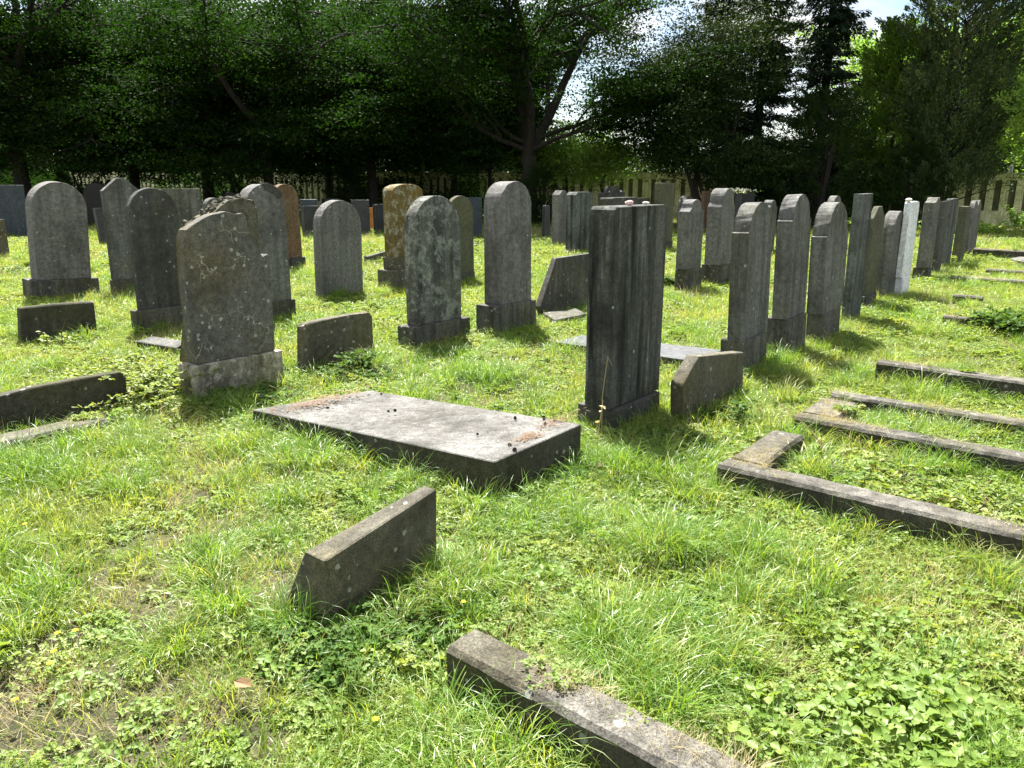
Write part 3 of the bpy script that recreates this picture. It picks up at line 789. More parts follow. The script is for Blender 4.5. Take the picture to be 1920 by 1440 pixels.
def soil(p):
    ok = np.ones(len(p), bool)
    for c, r in BARE:
        d = np.hypot(p[:, 0] - c[0], (p[:, 1] - c[1]) * 1.4)
        ok &= gr.random(len(p)) < np.clip((d / r - .6) * 2, .06, 1)
    return ok
def P3(p): return np.concatenate([p, np.full((len(p), 1), GZ - .005)], 1)

pts, scl = [], []
for y0, y1, dn, sc in ((1.4, 4, 270, .85), (4, 8, 170, .95), (8, 14, 75, 1.25), (14, 24, 32, 1.6), (24, 48, 7, 2.3)):
    p = field(y0, y1, dn); p = p[outside(p)]; p = p[soil(p)]
    nz = vnoise(p, 1.6, 1)
    keep = gr.random(len(p)) < np.clip(.75 + nz * .7, .3, 1)
    p = p[keep]; nz = nz[keep]
    pts.append(p); scl.append(sc * gr.uniform(.65, 1.25, len(p)) * np.clip(1 + nz * .5, .6, 1.5))
pts = np.concatenate(pts); scl = np.concatenate(scl); scl = np.where(lowgrass(pts), scl, scl * .5)
scatter('grass', 'lawn_sources', P3(pts), scl)
# taller clumps in patches and along the stones
pts, scl = [], []
for y0, y1, dn, sc in ((1.5, 5, 75, .7), (5, 9, 40, .8), (9, 16, 12, .9), (16, 26, 3, 1.2)):
    p = field(y0, y1, dn); p = p[outside(p, .05)]
    nz = vnoise(p, 1.1, 5)
    p2 = p[gr.random(len(p)) < np.clip((nz + .2) * 1.4, .08, 1)]
    pts.append(p2); scl.append(sc * gr.uniform(.5, 1.15, len(p2)))
for y0, y1, dn, sc in ((1.5, 5, 5.5, .85), (5, 9, 3.6, .9), (9, 17, 1.3, 1.0)):      # tussocks
    cs_ = field(y0, y1, dn)
    for c_ in cs_:
        n = gr.integers(5, 13); q = gr.uniform(.05, .16) * np.sqrt(gr.random(n)); a = gr.uniform(0, 6.28, n)
        p = c_ + np.stack([q * np.cos(a), q * np.sin(a)], -1); p = p[outside(p)]
        pts.append(p); scl.append(sc * gr.uniform(.55, 1.2) * gr.uniform(.75, 1.1, len(p)))
for a, b in EDGE:
    ln = np.linalg.norm(b - a); n = int(ln * 17 * gr.uniform(.4, 1.3)) + 1
    d = (b - a) / max(ln, 1e-6); nn = np.array([d[1], -d[0]])
    s = gr.random(n)
    p = a + d * (s * ln)[:, None] + nn * gr.uniform(.02, .13, n)[:, None]
    p = p[outside(p)]
    pts.append(p); scl.append(gr.uniform(.32, .8, len(p)))
def clump(x, y, n, rad, s0, s1):
    c = G(x, y)[:2]; a = gr.uniform(0, 6.28, n); q = rad * np.sqrt(gr.random(n))
    p = c + np.stack([q * np.cos(a), q * np.sin(a)], -1); p = p[outside(p)]
    pts.append(p); scl.append(gr.uniform(s0, s1, len(p)))
for c in ((375, 1060, 14, .12, .6, .9), (960, 1420, 40, .3, .8, 1.15), (1050, 1380, 26, .2, .8, 1.1), (890, 1120, 16, .2, .7, 1.0), (1190, 880, 22, .14, .7, 1.05), (1440, 1090, 26, .28, .7, 1.0),
          (960, 960, 22, .3, .6, 1.0), (1260, 1200, 30, .3, .7, 1.0), (500, 830, 26, .3, .6, .95), (620, 850, 24, .3, .7, 1.0), (220, 870, 30, .4, .6, .9), (60, 850, 26, .35, .7, 1.0), (930, 700, 16, .25, .7, 1.0),
          (1465, 680, 16, .14, .8, 1.1), (1640, 800, 26, .35, .6, .9), (1700, 860, 14, .25, .7, 1.0), (1600, 650, 16, .3, .6, .9), (1290, 880, 20, .22, .7, 1.0), (820, 670, 12, .2, .5, .8)):
    clump(*c)
pts = np.concatenate(pts); scl = np.concatenate(scl); ok = lowgrass(pts); pts, scl = pts[ok], scl[ok]
scatter('tall_grass', 'tall_sources', P3(pts), scl, .18)
pts, scl = [], []
for y0, y1, dn, sc in ((1.4, 4, 190, .72), (4, 8, 95, .8), (8, 14, 40, 1.1), (14, 26, 10, 1.7)):
    p = field(y0, y1, dn); p = p[outside(p)]; p = p[soil(p)]
    nz = vnoise(p, 1.3, 11)
    p = p[gr.random(len(p)) < np.clip(.6 + nz * 1.1, .15, 1)]
    pts.append(p); scl.append(sc * gr.uniform(.7, 1.3, len(p)))
q3, s3 = [P3(np.concatenate(pts))], [np.concatenate(scl)]
for P, r, b, ln, wd, h in KTOP:
    n = int(ln * 4); u = gr.uniform(0, ln, n); v = wd * gr.uniform(.55, 1.0, n)
    k = np.sin(u * 3.3 + P[1] * 9) > gr.normal(.3, .4, n)
    p = P + r * u[k][:, None] + b * v[k][:, None] + np.array([0, 0, h - .012])
    q3.append(p); s3.append(gr.uniform(.35, .7, len(p)))
scatter('ground_cover', 'cover_sources', np.concatenate(q3), np.concatenate(s3), .15)
pts, scl = [], []
for y0, y1, dn, sc in ((1.4, 4, 50, .8), (4, 9, 30, 1.0), (9, 16, 10, 1.4), (16, 28, 3, 2.0)):
    p = field(y0, y1, dn); p = p[outside(p)]; p = p[soil(p)]
    nz = vnoise(p, 1.0, 21)
    p = p[gr.random(len(p)) < np.clip(.42 + nz * 1.2, .08, 1)]
    pts.append(p); scl.append(sc * gr.uniform(.7, 1.3, len(p)))
for c in ((950, 1230, 14, .14, .8, 1.1), (1180, 1330, 12, .3, .7, 1.1), (290, 790, 20, .35, .8, 1.1), (1850, 1150, 60, .5, .8, 1.2), (30, 1330, 16, .25, .6, .9), (380, 820, 20, .3, .8, 1.2)):
    clump(*c)
q3, s3 = [P3(np.concatenate(pts))], [np.concatenate(scl)]
for P, r, b, ln, wd, h in KTOP:
    n = int(ln * 55); u = gr.uniform(0, ln, n); v = gr.uniform(.1, 1.0, n) ** .6 * wd
    k = np.sin(u * 4.1 + P[0] * 7) + .7 * np.sin(u * 9.7 + P[1] * 5) > gr.normal(.35, .5, n)
    p = P + r * u[k][:, None] + b * v[k][:, None] + np.array([0, 0, h - .004])
    q3.append(p); s3.append(gr.uniform(.22, .5, len(p)))
scatter('dry_grass', 'dry_sources', np.concatenate(q3), np.concatenate(s3), .15)
pts, scl = [], []
p = field(1.4, 3.2, 60); u = np.array([(960 + F_PX * q[0] / (q[1] * pc + HC * ps)) for q in p]); v = vnoise(p, 1.5, 31)
p = p[(gr.random(len(p)) < np.where(u > 1560, .35, .05) * np.clip(.6 + v, 0, 1))]; p = p[outside(p)]
pts.append(p); scl.append(gr.uniform(.55, .95, len(p)))
for c in ((1780, 1390, 26, .24, .8, 1.0), (1560, 1170, 8, .25, .7, .9), (1620, 1410, 14, .25, .7, 1.0), (1500, 880, 14, .3, .7, 1.0), (1600, 900, 18, .4, .7, 1.0), (1420, 860, 10, .25, .6, .9)):
    clump(*c)
scatter('wild_strawberry', 'berry_sources', P3(np.concatenate(pts)), np.concatenate(scl), .15)
pts, scl = [], []
for c in ((640, 1190, 12, .16, .8, 1.1), (740, 1160, 14, .18, .8, 1.1), (800, 1080, 8, .12, .7, 1.0), (690, 1230, 12, .2, .7, 1.0), (560, 1200, 8, .18, .6, .9), (630, 700, 14, .2, .8, 1.1), (450, 745, 18, .25, .8, 1.2), (560, 690, 10, .25, .7, 1.0), (1330, 770, 10, .2, .7, 1.0), (1100, 880, 10, .15, .7, 1.0),
          (820, 655, 8, .2, .7, 1.0), (1290, 830, 10, .2, .8, 1.1), (720, 700, 10, .2, .8, 1.1), (430, 640, 8, .3, .8, 1.1), (560, 600, 8, .3, .8, 1.1), (980, 650, 8, .2, .7, 1.0)):
    clump(*c)
scatter('weeds', 'weed_sources', P3(np.concatenate(pts)), np.concatenate(scl), .2)

# ------------------------------------------------------------------ small plants and bits
def tubes(paths, sides=5):
    """tapering tubes along polylines: list of (points Nx3, radii N)"""
    Vs, Fs, off = [], [], 0
    for p, rd in paths:
        p = np.asarray(p, float); rd = np.asarray(rd, float); n = len(p)
        tg = unit(np.gradient(p, axis=0))
        ref = np.where(np.abs(tg[:, 2:3]) > .9, np.array([[1.0, 0, 0]]), np.array([[0, 0, 1.0]]))
        a = unit(np.cross(tg, ref)); b = np.cross(tg, a)
        ph = np.arange(sides) * 2 * np.pi / sides
        ring = p[:, None] + rd[:, None, None] * (np.cos(ph)[None, :, None] * a[:, None] + np.sin(ph)[None, :, None] * b[:, None])
        Vs.append(ring.reshape(-1, 3))
        i = np.arange(n - 1)[:, None] * sides; j = np.arange(sides)[None]; k = (j + 1) % sides
        Fs.append((np.stack([i + j, i + k, i + sides + k, i + sides + j], -1).reshape(-1, 4)) + off)
        off += n * sides
    return np.concatenate(Vs), np.concatenate(Fs)

def shrub(label, px, h, rad, stems, per, size, mat, cat='shrub', seed=1, arch=.8, name='shrub', group=None):
    """arching stems set with leaves"""
    rng = np.random.default_rng(seed)
    P = G(*px) + np.array([0, 0, GZ])
    root = empty(name, P); tag(root, label, cat, group)
    paths, lc, la, lnm = [], [], [], []
    for s in range(stems):
        a = rng.uniform(0, 6.28); q = rad * rng.uniform(.3, 1)
        b = np.array([rng.normal(0, rad * .15), rng.normal(0, rad * .15), -.03])
        tt = np.linspace(0, 1, 7)[:, None]; hh = h * rng.uniform(.5, 1)
        pth = b + np.array([np.cos(a), np.sin(a), 0]) * q * tt ** 1.3 + np.array([0, 0, 1]) * (hh * (tt - arch * .5 * tt ** 2.2)) + rng.normal(0, .01, (7, 3))
        paths.append((pth, np.linspace(.0045, .0015, 7)))
        for k in range(per):
            f = rng.uniform(.2, 1) * 6; i = min(int(f), 5)
            c = pth[i] + (pth[i + 1] - pth[i]) * (f - i)
            aa = rng.uniform(0, 6.28)
            lc.append(c); la.append([np.cos(aa), np.sin(aa), rng.normal(.1, .35)]); lnm.append([rng.normal(0, .4), rng.normal(0, .4), 1])
    V, Fq = tubes(paths, 4)
    mesh_obj('stem', mesh_np('stem', V, Fq), M['twig'], root)
    n = len(lc); lc = np.array(lc)
    sz = size * rng.uniform(.6, 1.2, n)
    V, Fq = leaflets(lc, np.array(la), np.array(lnm), sz, sz * .6)
    mesh_obj('foliage', mesh_np('foliage', V, Fq, np.repeat(rng.random(n), 2)), L[mat], root)
    return root
shrub('sunlit bramble thicket left of the cracked headstone', (285, 742), .55, .6, 70, 36, .038, 'bramble', seed=1)
shrub('creeper spilling over the right end of the long dark mossy slab', (255, 772), .34, .34, 40, 22, .036, 'bramble', 'plant', 18, .9, 'creeper')
shrub('pale bramble sprays spreading in front of the small black slab', (190, 690), .26, .7, 46, 26, .04, 'bramble', seed=2)
shrub('dark glossy shrub at the right edge behind the kerb stub', (1895, 620), .5, .55, 60, 30, .07, 'shade', seed=3)
shrub('leafy weed climbing in front of the small black slab', (105, 645), .3, .28, 12, 10, .05, 'bramble', 'plant', 4, .5, 'weed_plant')
shrub('little feathery herb rising before the long dark slab', (213, 795), .26, .08, 3, 16, .045, 'lime', 'plant', 5, .2, 'weed_plant')
shrub('ivy tangle over the right end of the slanting slab', (672, 692), .36, .2, 22, 12, .055, 'shade', 'plant', 6, .6, 'ivy')
shrub('silverweed under the foreground slab', (690, 1200), .12, .2, 14, 16, .026, 'shade', 'plant', 7, .6, 'weed_plant')
shrub('grey-green weed at the sloped end of the foreground slab', (580, 1185), .13, .16, 14, 12, .035, 'clover', 'plant', 8, .6, 'weed_plant')
shrub('fern-like tuft before the curved-peak headstone', (1255, 535), .42, .34, 24, 16, .07, 'shade', 'plant', 9, .9, 'weed_plant')
shrub('weeds growing between the first two right-hand grave borders', (1610, 880), .25, .6, 34, 16, .032, 'clover', 'shrub', 10, .9)
shrub('bramble patch inside the near grave border at the right edge', (1850, 960), .28, .5, 44, 18, .034, 'clover', 'shrub', 11, .9)
shrub('leafy seedling by the chipped yellow-brown slab', (1385, 780), .26, .16, 9, 9, .06, 'shade', 'plant', 12, .4, 'weed_plant')
shrub('low weeds right of the cracked headstone plinth', (505, 742), .22, .3, 26, 14, .05, 'shade', 'plant', 13, .8, 'weed_plant')
shrub('flowering weeds in the sun behind the end of the right row', (1850, 440), .7, 1.0, 34, 20, .13, 'lime', 'plant', 14, .6, 'weed_plant')
shrub('tall sunlit weed by the right edge below the fence', (1905, 432), 1.1, .5, 14, 20, .13, 'lime', 'plant', 15, .3, 'weed_plant')
shrub('sunlit nettles behind the white marble headstone', (1655, 440), .8, 1.6, 46, 24, .13, 'lime', 'plant', 16, .5, 'weed_plant')
shrub('dark leaning weeds left of the pair of headstones near the fence', (1018, 480), .35, .4, 24, 16, .08, 'bramble', 'plant', 17, .7, 'weed_plant')

def cane(label, pts, rad, name, cat, leaves=0, mat='dead', lsize=.05, seed=0, tmat='twig', stemname='stem'):
    rng = np.random.default_rng(seed)
    p = np.array(pts, float); c = p[0].copy()
    t = np.linspace(0, len(p) - 1, 16); q = np.stack([np.interp(t, np.arange(len(p)), p[:, k]) for k in range(3)], -1) - c
    V, Fq = tubes([(q, np.linspace(rad, rad * .5, 16))], 5)
    root = empty(name, c); tag(root, label, cat)
    mesh_obj(stemname, mesh_np(stemname, V, Fq), M[tmat] if tmat in M else L[tmat], root)
    if leaves:
        k = rng.integers(3, 15, leaves)
        n = leaves
        V, Fq = leaflets(q[k], np.stack([rng.normal(0, 1, n), rng.normal(0, 1, n), rng.normal(-.3, .5, n)], -1), rng.normal(0, 1, (n, 3)), lsize, lsize * .6)
        mesh_obj('leaf', mesh_np('leaf', V, Fq, np.repeat(rng.random(n), 2)), L[mat], root)
    return root
a0, a1 = G(1588, 905), G(1420, 800)
cane('long bare bramble cane with a few leaves arching over the near grave border', [a0, a0 * .6 + a1 * .4 + [0, 0, .18], a1 + [0, 0, .26]], .004, 'bramble_cane', 'plant', 6, 'berry', .07, 3)
s0 = G(1128, 815)
cane('dry bent grass stalk standing before the tall streaked headstone', [s0, s0 + [.0, .02, .25], s0 + [.03, .05, .5], s0 + [.06, .06, .44]], .003, 'grass_stalk', 'plant', 0, tmat='dry')
cane('pale dry stem at the corner of the tall streaked headstone', [G(1120, 900), G(1120, 900) + [.0, .05, .22], G(1120, 900) + [.03, .1, .42]], .003, 'grass_stalk', 'plant', 8, 'dry', .03, 4, tmat='dry')
b0 = G(118, 648)
cane('bare forked twig standing before the small black slab', [b0, b0 + [0, 0, .12], b0 + [.06, .02, .27]], .006, 'bare_twig', 'plant', 0)

def pebble(label, P, s, mat, seed, name='pebble', cat='pebble', group=None):
    bm = bmesh.new(); bmesh.ops.create_icosphere(bm, subdivisions=2, radius=1)
    rs = random.Random(seed)
    k = [rs.uniform(.75, 1.25) for _ in range(6)]
    for v in bm.verts:
        v.co.x *= s * (k[0] if v.co.x > 0 else k[1]); v.co.y *= s * .8 * (k[2] if v.co.y > 0 else k[3]); v.co.z *= s * .55
        v.co += Vector((rs.uniform(-1, 1), rs.uniform(-1, 1), rs.uniform(-1, 1))) * s * .04
    me = bpy.data.meshes.new(name); bm.to_mesh(me); bm.free()
    for p in me.polygons: p.use_smooth = True
    o = mesh_obj(name, me, M[mat]); o.location = (P[0], P[1], P[2] + s * .5)
    return tag(o, label, cat, group)
def top_of(H, x):
    rt, P, r, b, (u0, u1, m, tb, z1) = H
    Q = P + b * (m + tb * .4) + np.array([0, 0, z1])
    return Q + r * min(max(along(Q, r, x), u0 + .02), u1 - .02)
pebble('pink pebble lying on the tall streaked headstone', top_of(N, 1181), .03, 'pink', 1)
pebble('small white pebble at the right end of the top of the tall streaked headstone', top_of(N, 1211), .02, 'pebble', 2)
pebble('white pebble on the white marble headstone', top_of(W, 1697), .05, 'pebble', 3)
pebble('white pebble on the twin-humped headstone, right end', top_of(ORN, 1163), .06, 'pebble', 5)
pebble('white pebble at the foot of the twin-humped ornament', top_of(ORN, 1140), .05, 'pebble', 6)

# white flowers on the squat stone
P = top_of(S3, 1385)
rng = np.random.default_rng(9)
root = empty('flower_bunch', P); tag(root, 'bunch of white flowers lying on the dark squat headstone', 'flowers')
n = 90
c = np.stack([rng.normal(0, .22, n), rng.normal(0, .1, n), rng.uniform(.0, .14, n)], -1)
V, Fq = leaflets(c, rng.normal(0, 1, (n, 3)), rng.normal(0, 1, (n, 3)) + [0, 0, 1], .07, .06)
mesh_obj('blossom', mesh_np('blossom', V, Fq, np.repeat(rng.random(n), 2)), L['white'], root)
n = 60
c = np.stack([rng.normal(0, .25, n), rng.normal(0, .12, n), rng.uniform(.0, .06, n)], -1)
V, Fq = leaflets(c, rng.normal(0, 1, (n, 3)), rng.normal(0, 1, (n, 3)), .08, .04)
mesh_obj('leaf', mesh_np('leaf', V, Fq, np.repeat(rng.random(n), 2)), L['shade'], root)

# cones and litter on the big slab
A_, B_, C_, D_ = SL
def on_slab(u, v):
    return (A_ * (1 - u) + D_ * u) * (1 - v) + (B_ * (1 - u) + C_ * u) * v
def cone(P, s, seed, label, group):
    rng = np.random.default_rng(seed)
    Vs = []; n = 34
    t = np.arange(n) / n; a = np.arange(n) * 2.4
    rr = s * .45 * np.sin(np.pi * (t * .85 + .12)); c = np.stack([(t - .5) * s * 1.5, rr * np.cos(a) * .5, rr * np.sin(a) * .5], -1)
    ax = np.stack([np.full(n, .5), np.cos(a), np.sin(a)], -1)
    V, Fq = leaflets(c, ax, np.tile([1.0, 0, 0], (n, 1)), s * .4, s * .4, .1)
    me = mesh_np('tree_cone', V, Fq)
    o = mesh_obj('tree_cone', me, M['bark']); o.location = P + np.array([0, 0, s * .3]); o.rotation_euler = (0, rng.uniform(-.3, .3), rng.uniform(0, 6))
    return tag(o, label, 'cone', group)
gc = 'dark cones on the pale grave slab'
for i, (x, y, s, lab) in enumerate([(965, 846, .03, 'dark cone nearest the front corner of the pale slab'), (955, 835, .022, 'small dark cone just behind the front corner one'), (1020, 785, .026, 'dark cone alone in the middle right of the pale slab'),
        (1022, 796, .02, 'dark cone near the straw heap on the pale slab'), (1040, 790, .022, 'dark cone by the right edge of the pale slab'), (966, 785, .024, 'dark cone in the middle of the far half of the pale slab'),
        (741, 771, .024, 'right one of two dark cones on the left half of the pale slab'), (728, 772, .018, 'left one of two dark cones on the left half of the pale slab'), (614, 766, .022, 'dark cone at the left end of the pale slab'), (715, 740, .02, 'dark cone by the far edge of the pale slab'), (895, 815, .018, 'tiny dark cone near the front edge of the pale slab')]):
    P = G(x, y, .13)
    # height of the slab plane below the pixel
    n_ = np.cross(B_ - A_, D_ - A_); r0 = ray(x, y); k = ((A_ - [0, 0, HC]) @ n_) / (r0 @ n_)
    cone(np.array([0, 0, HC]) + k * r0, s * .75, i, lab, gc)
rng = np.random.default_rng(12)
def litter(name, label, x, y, n, rx, mat, ln, wd):
    n_ = np.cross(B_ - A_, D_ - A_); r0 = ray(x, y); k = ((A_ - [0, 0, HC]) @ n_) / (r0 @ n_); P = np.array([0, 0, HC]) + k * r0
    n3 = unit(n_ * np.sign(n_[2])); e1 = unit(B_ - A_); e2 = np.cross(n3, e1)
    q = rng.normal(0, 1, (n, 2)) * rx
    c = e1 * q[:, :1] + e2 * q[:, 1:] + n3 * rng.uniform(.002, .012, (n, 1))
    aa = rng.uniform(0, 6.28, n)
    ax = e1 * np.cos(aa)[:, None] + e2 * np.sin(aa)[:, None]
    V, Fq = leaflets(c, ax, np.tile(n3, (n, 1)), ln, wd, .05)
    o = mesh_obj(name, mesh_np(name, V, Fq, np.repeat(rng.random(n), 2)), L[mat]); o.location = P
    return tag(o, label, 'litter')
litter('straw_heap', 'little heap of brown needles near the right edge of the pale slab', 992, 820, 120, (.06, .02), 'dead', .05, .004)
litter('straw_heap', 'scatter of brown needles at the far right corner of the pale slab', 1045, 790, 120, (.10, .035), 'dead', .05, .004)
litter('straw_heap', 'leaf litter along the far left edge of the pale slab', 600, 752, 260, (.2, .06), 'dead', .05, .008)

# fallen leaf and yellow flowers
P = G(440, 1296)
V, Fq = leaflets(np.array([[0, 0, .035]]), np.array([[1.0, -.5, .12]]), np.array([[.1, -.3, 1.0]]), .075, .045, .2)
o = mesh_obj('fallen_leaf', mesh_np('fallen_leaf', V, Fq, [.2, 1.0]), L['dead']); o.location = P
tag(o, 'reddish brown fallen leaf in the grass below the foreground slab', 'leaf')
FL = [(105, 1235, 'yellow flower at the left edge above the bare soil patch', 0), (98, 1258, 'lower yellow flower at the left above the bare soil', 1), (112, 1200, 'yellow flower highest of the left cluster', 2), (33, 1328, 'yellow flower lowest at the left edge beside bare soil', 3), (145, 1195, 'yellow flower right of the left cluster', 4), (50, 990, 'yellow flower at the left edge level with the grass tussock', 5), (870, 1140, 'yellow flower right of the foreground slab', 6), (706, 1365, 'yellow flower left of the foreground kerb', 7)]
for x, y, lab, s in FL:
    rng = np.random.default_rng(40 + s)
    P = G(x, y + 12) + np.array([0, 0, GZ]); h = .10
    root = empty('yellow_flower', P); tag(root, lab, 'flower', 'yellow flowers in the grass')
    V, Fq = tubes([(np.array([[0, 0, -.01], [.004, .003, h * .6], [0, 0, h]]), np.array([.0012, .001, .001]))], 4)
    mesh_obj('stalk', mesh_np('stalk', V, Fq, rng.random(len(Fq))), L['lush'], root)
    a = np.arange(6) * 6.28 / 6
    V, Fq = leaflets(np.tile([[0, 0, h]], (6, 1)), np.stack([np.cos(a), np.sin(a), np.full(6, .35)], -1), np.tile([[0, 0, 1.0]], (6, 1)), .012, .010)
    mesh_obj('petals', mesh_np('petals', V, Fq, rng.random(12)), L['flower'], root)

# ------------------------------------------------------------------ concrete fence
def box(bm, lo, hi):
    v = [bm.verts.new((x, y, z)) for x in (lo[0], hi[0]) for y in (lo[1], hi[1]) for z in (lo[2], hi[2])]
    for f in ((0, 1, 3, 2), (4, 6, 7, 5), (0, 4, 5, 1), (2, 3, 7, 6), (0, 2, 6, 4), (1, 5, 7, 3)):
        bm.faces.new([v[i] for i in f])
def bm_obj(name, bm, mat, parent):
    bmesh.ops.recalc_face_normals(bm, faces=bm.faces)
    me = bpy.data.meshes.new(name); bm.to_mesh(me); bm.free()
    return mesh_obj(name, me, mat, parent)
W0, W1 = atY(1875, 29.5), atY(1255, 36.0)
wd_ = unit(W1 - W0); ang = math.atan2(wd_[1], wd_[0])
start = W0 - wd_ * 6
root = empty('concrete_fence', start); root.rotation_euler = (0, 0, ang)
tag(root, 'long stained concrete fence with tall slots standing behind the graves', 'fence')
BAY, NB = 2.5, 26
for i in range(NB + 1):
    hgt = 1.86 + .018 * i
    x = i * BAY
    if i < NB:
        bm = bmesh.new()
        a, b = x + .09, x + BAY - .09
        box(bm, (a, -.05, .0), (b, .05, .58))                      # foot
        box(bm, (a, -.05, hgt - .22), (b, .05, hgt))               # head rail
        ns = 5; sw = (b - a) / ns
        for k in range(ns + 1):
            c = a + k * sw
            l0 = max(a, c - sw * .27); l1 = min(b, c + sw * .27)
            box(bm, (l0, -.048, .578), (l1, .048, hgt - .222))
        bm_obj('panel', bm, M['concrete'], root)
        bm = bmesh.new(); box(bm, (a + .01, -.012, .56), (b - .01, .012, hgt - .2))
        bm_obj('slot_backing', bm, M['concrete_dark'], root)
        bm = bmesh.new(); box(bm, (x - .02 + .11, -.085, hgt + .002), (x + BAY - .09, .085, hgt + .06))
        bm_obj('coping', bm, M['concrete_pale'], root)
    bm = bmesh.new(); box(bm, (x - .088, -.09, 0), (x + .088, .09, hgt + .1))
    bm_obj('post', bm, M['concrete'], root)

for i, (x, lab) in enumerate(((1877, 'left of two thin metal poles behind the fence at the right edge'), (1882, 'right of two thin metal poles behind the fence at the right edge'))):
    P = atY(x, 34)
    V, Fq = tubes([(np.array([[0, 0, 0], [0, 0, 1.5], [0, 0, 2.2 + .3], [0, 0, 2.75]]), np.array([.06, .05, .05, .04]))], 10)
    n = len(V); me = mesh_np('metal_pole', V, Fq)
    o = mesh_obj('metal_pole', me, M['metal']); o.location = P; tag(o, lab, 'pole', 'metal poles')

# ------------------------------------------------------------------ trees
def kites(c, ax, nor, ln, wd):
    ax = unit(ax); nor = unit(nor - ax * np.sum(nor * ax, -1, keepdims=True)); sd = np.cross(nor, ax)
    ln = np.asarray(ln)[:, None]; wd = np.asarray(wd)[:, None]
    V = np.stack([c, c + ax * ln * .5 + sd * wd * .5, c + ax * ln, c + ax * ln * .5 - sd * wd * .5], 1).reshape(-1, 3)
    return V, np.arange(len(V)).reshape(-1, 4)

def broadleaf(seed, H, r0, fork, spread, sprays, per, leaf, upright=.55, stems=1, low=2.2, droop=.25, tip_lvl=3, disc=.75):
    """branching trunk; leaves in flat layered sprays carried by the outer branches"""
    rng = np.random.default_rng(seed)
    paths, tips = [], []
    def grow(p, d, ln, rd, lvl):
        n = 6
        pts = [p]; q = p.copy(); dd = d.copy()
        for i in range(n):
            dd = unit(dd + rng.normal(0, .13, 3) + np.array([0, 0, .06 if lvl < 2 else -.03 * droop * 4]))
            q = q + dd * ln / n; pts.append(q.copy())
        pts = np.array(pts); paths.append((pts, np.linspace(rd, rd * .55, n + 1)))
        if lvl >= 2: tips.extend(pts[2:])
        if lvl >= tip_lvl: return
        k = {0: 4, 1: 5, 2: 4}[lvl]
        for j in range(k):
            i = n if j == 0 else rng.integers(2, n + 1)
            a = rng.uniform(0, 6.28); out = np.array([np.cos(a), np.sin(a), 0])
            nd = unit(dd * upright + out * (1 - upright) * 1.5 + np.array([0, 0, .12 - .1 * lvl]))
            grow(pts[i], nd, ln * rng.uniform(.55, .8), rd * .52, lvl + 1)
    for s in range(stems):
        a = rng.uniform(0, 6.28)
        d = unit(np.array([np.cos(a) * .35 * (stems > 1), np.sin(a) * .35 * (stems > 1), 1.0]))
        base = np.array([np.cos(a), np.sin(a), 0]) * .15 * (stems > 1)
        n = 6; zz = np.linspace(0, 1, n + 1)[:, None]
        tr = base + d * fork * zz + np.concatenate([np.zeros((1, 3)), rng.normal(0, .04, (n, 3))])
        rr = r0 * (1 - .3 * zz[:, 0]); rr[0] *= 1.35
        tr[0, 2] = -.2
        paths.append((tr, rr))
        for j in range(4 if stems == 1 else 2):
            a2 = a + j * 6.28 / 4 + rng.uniform(-.5, .5)
            nd = unit(np.array([np.cos(a2) * (1 - upright), np.sin(a2) * (1 - upright), upright * 1.2]))
            grow(tr[-1], nd, (H - fork) * .42, r0 * .55, 1)
        # low side limbs
        for j in range(5 if stems == 1 else 1):
            a2 = rng.uniform(0, 6.28); z = rng.uniform(min(low, fork), max(low, fork))
            grow(np.array([base[0], base[1], z]), unit(np.array([np.cos(a2), np.sin(a2), .25])), spread * .6, r0 * .25, 1)
    tips = np.array(tips)
    tips = tips[tips[:, 2] > low * .7]
    c = tips[rng.integers(0, len(tips), sprays)] + rng.normal(0, .35, (sprays, 3))
    n = sprays * per
    ci = np.repeat(np.arange(sprays), per)
    sn = unit(np.stack([rng.normal(0, .22, sprays), rng.normal(0, .22, sprays), np.ones(sprays)], -1))
    q = rng.normal(0, 1, (n, 3)); q[:, 2] *= .12
    off = q * disc * .55
    off[:, 2] -= droop * np.hypot(off[:, 0], off[:, 1]) ** 2
    pos = c[ci] + off - (np.sum(off[:, :2] * sn[ci][:, :2], -1))[:, None] * np.array([0, 0, 1.0])
    ax = unit(np.stack([off[:, 0], off[:, 1], np.full(n, -.25)], -1) + rng.normal(0, .35, (n, 3)))
    nor = sn[ci] + rng.normal(0, .4, (n, 3))
    sz = leaf * rng.uniform(.6, 1.25, n)
    V, Fq = kites(pos, ax, nor, sz, sz * .62)
    tone = np.clip(rng.random(sprays)[ci] * .6 + rng.random(n) * .4, 0, 1)
    return tubes(paths, 7), (V, Fq, tone)

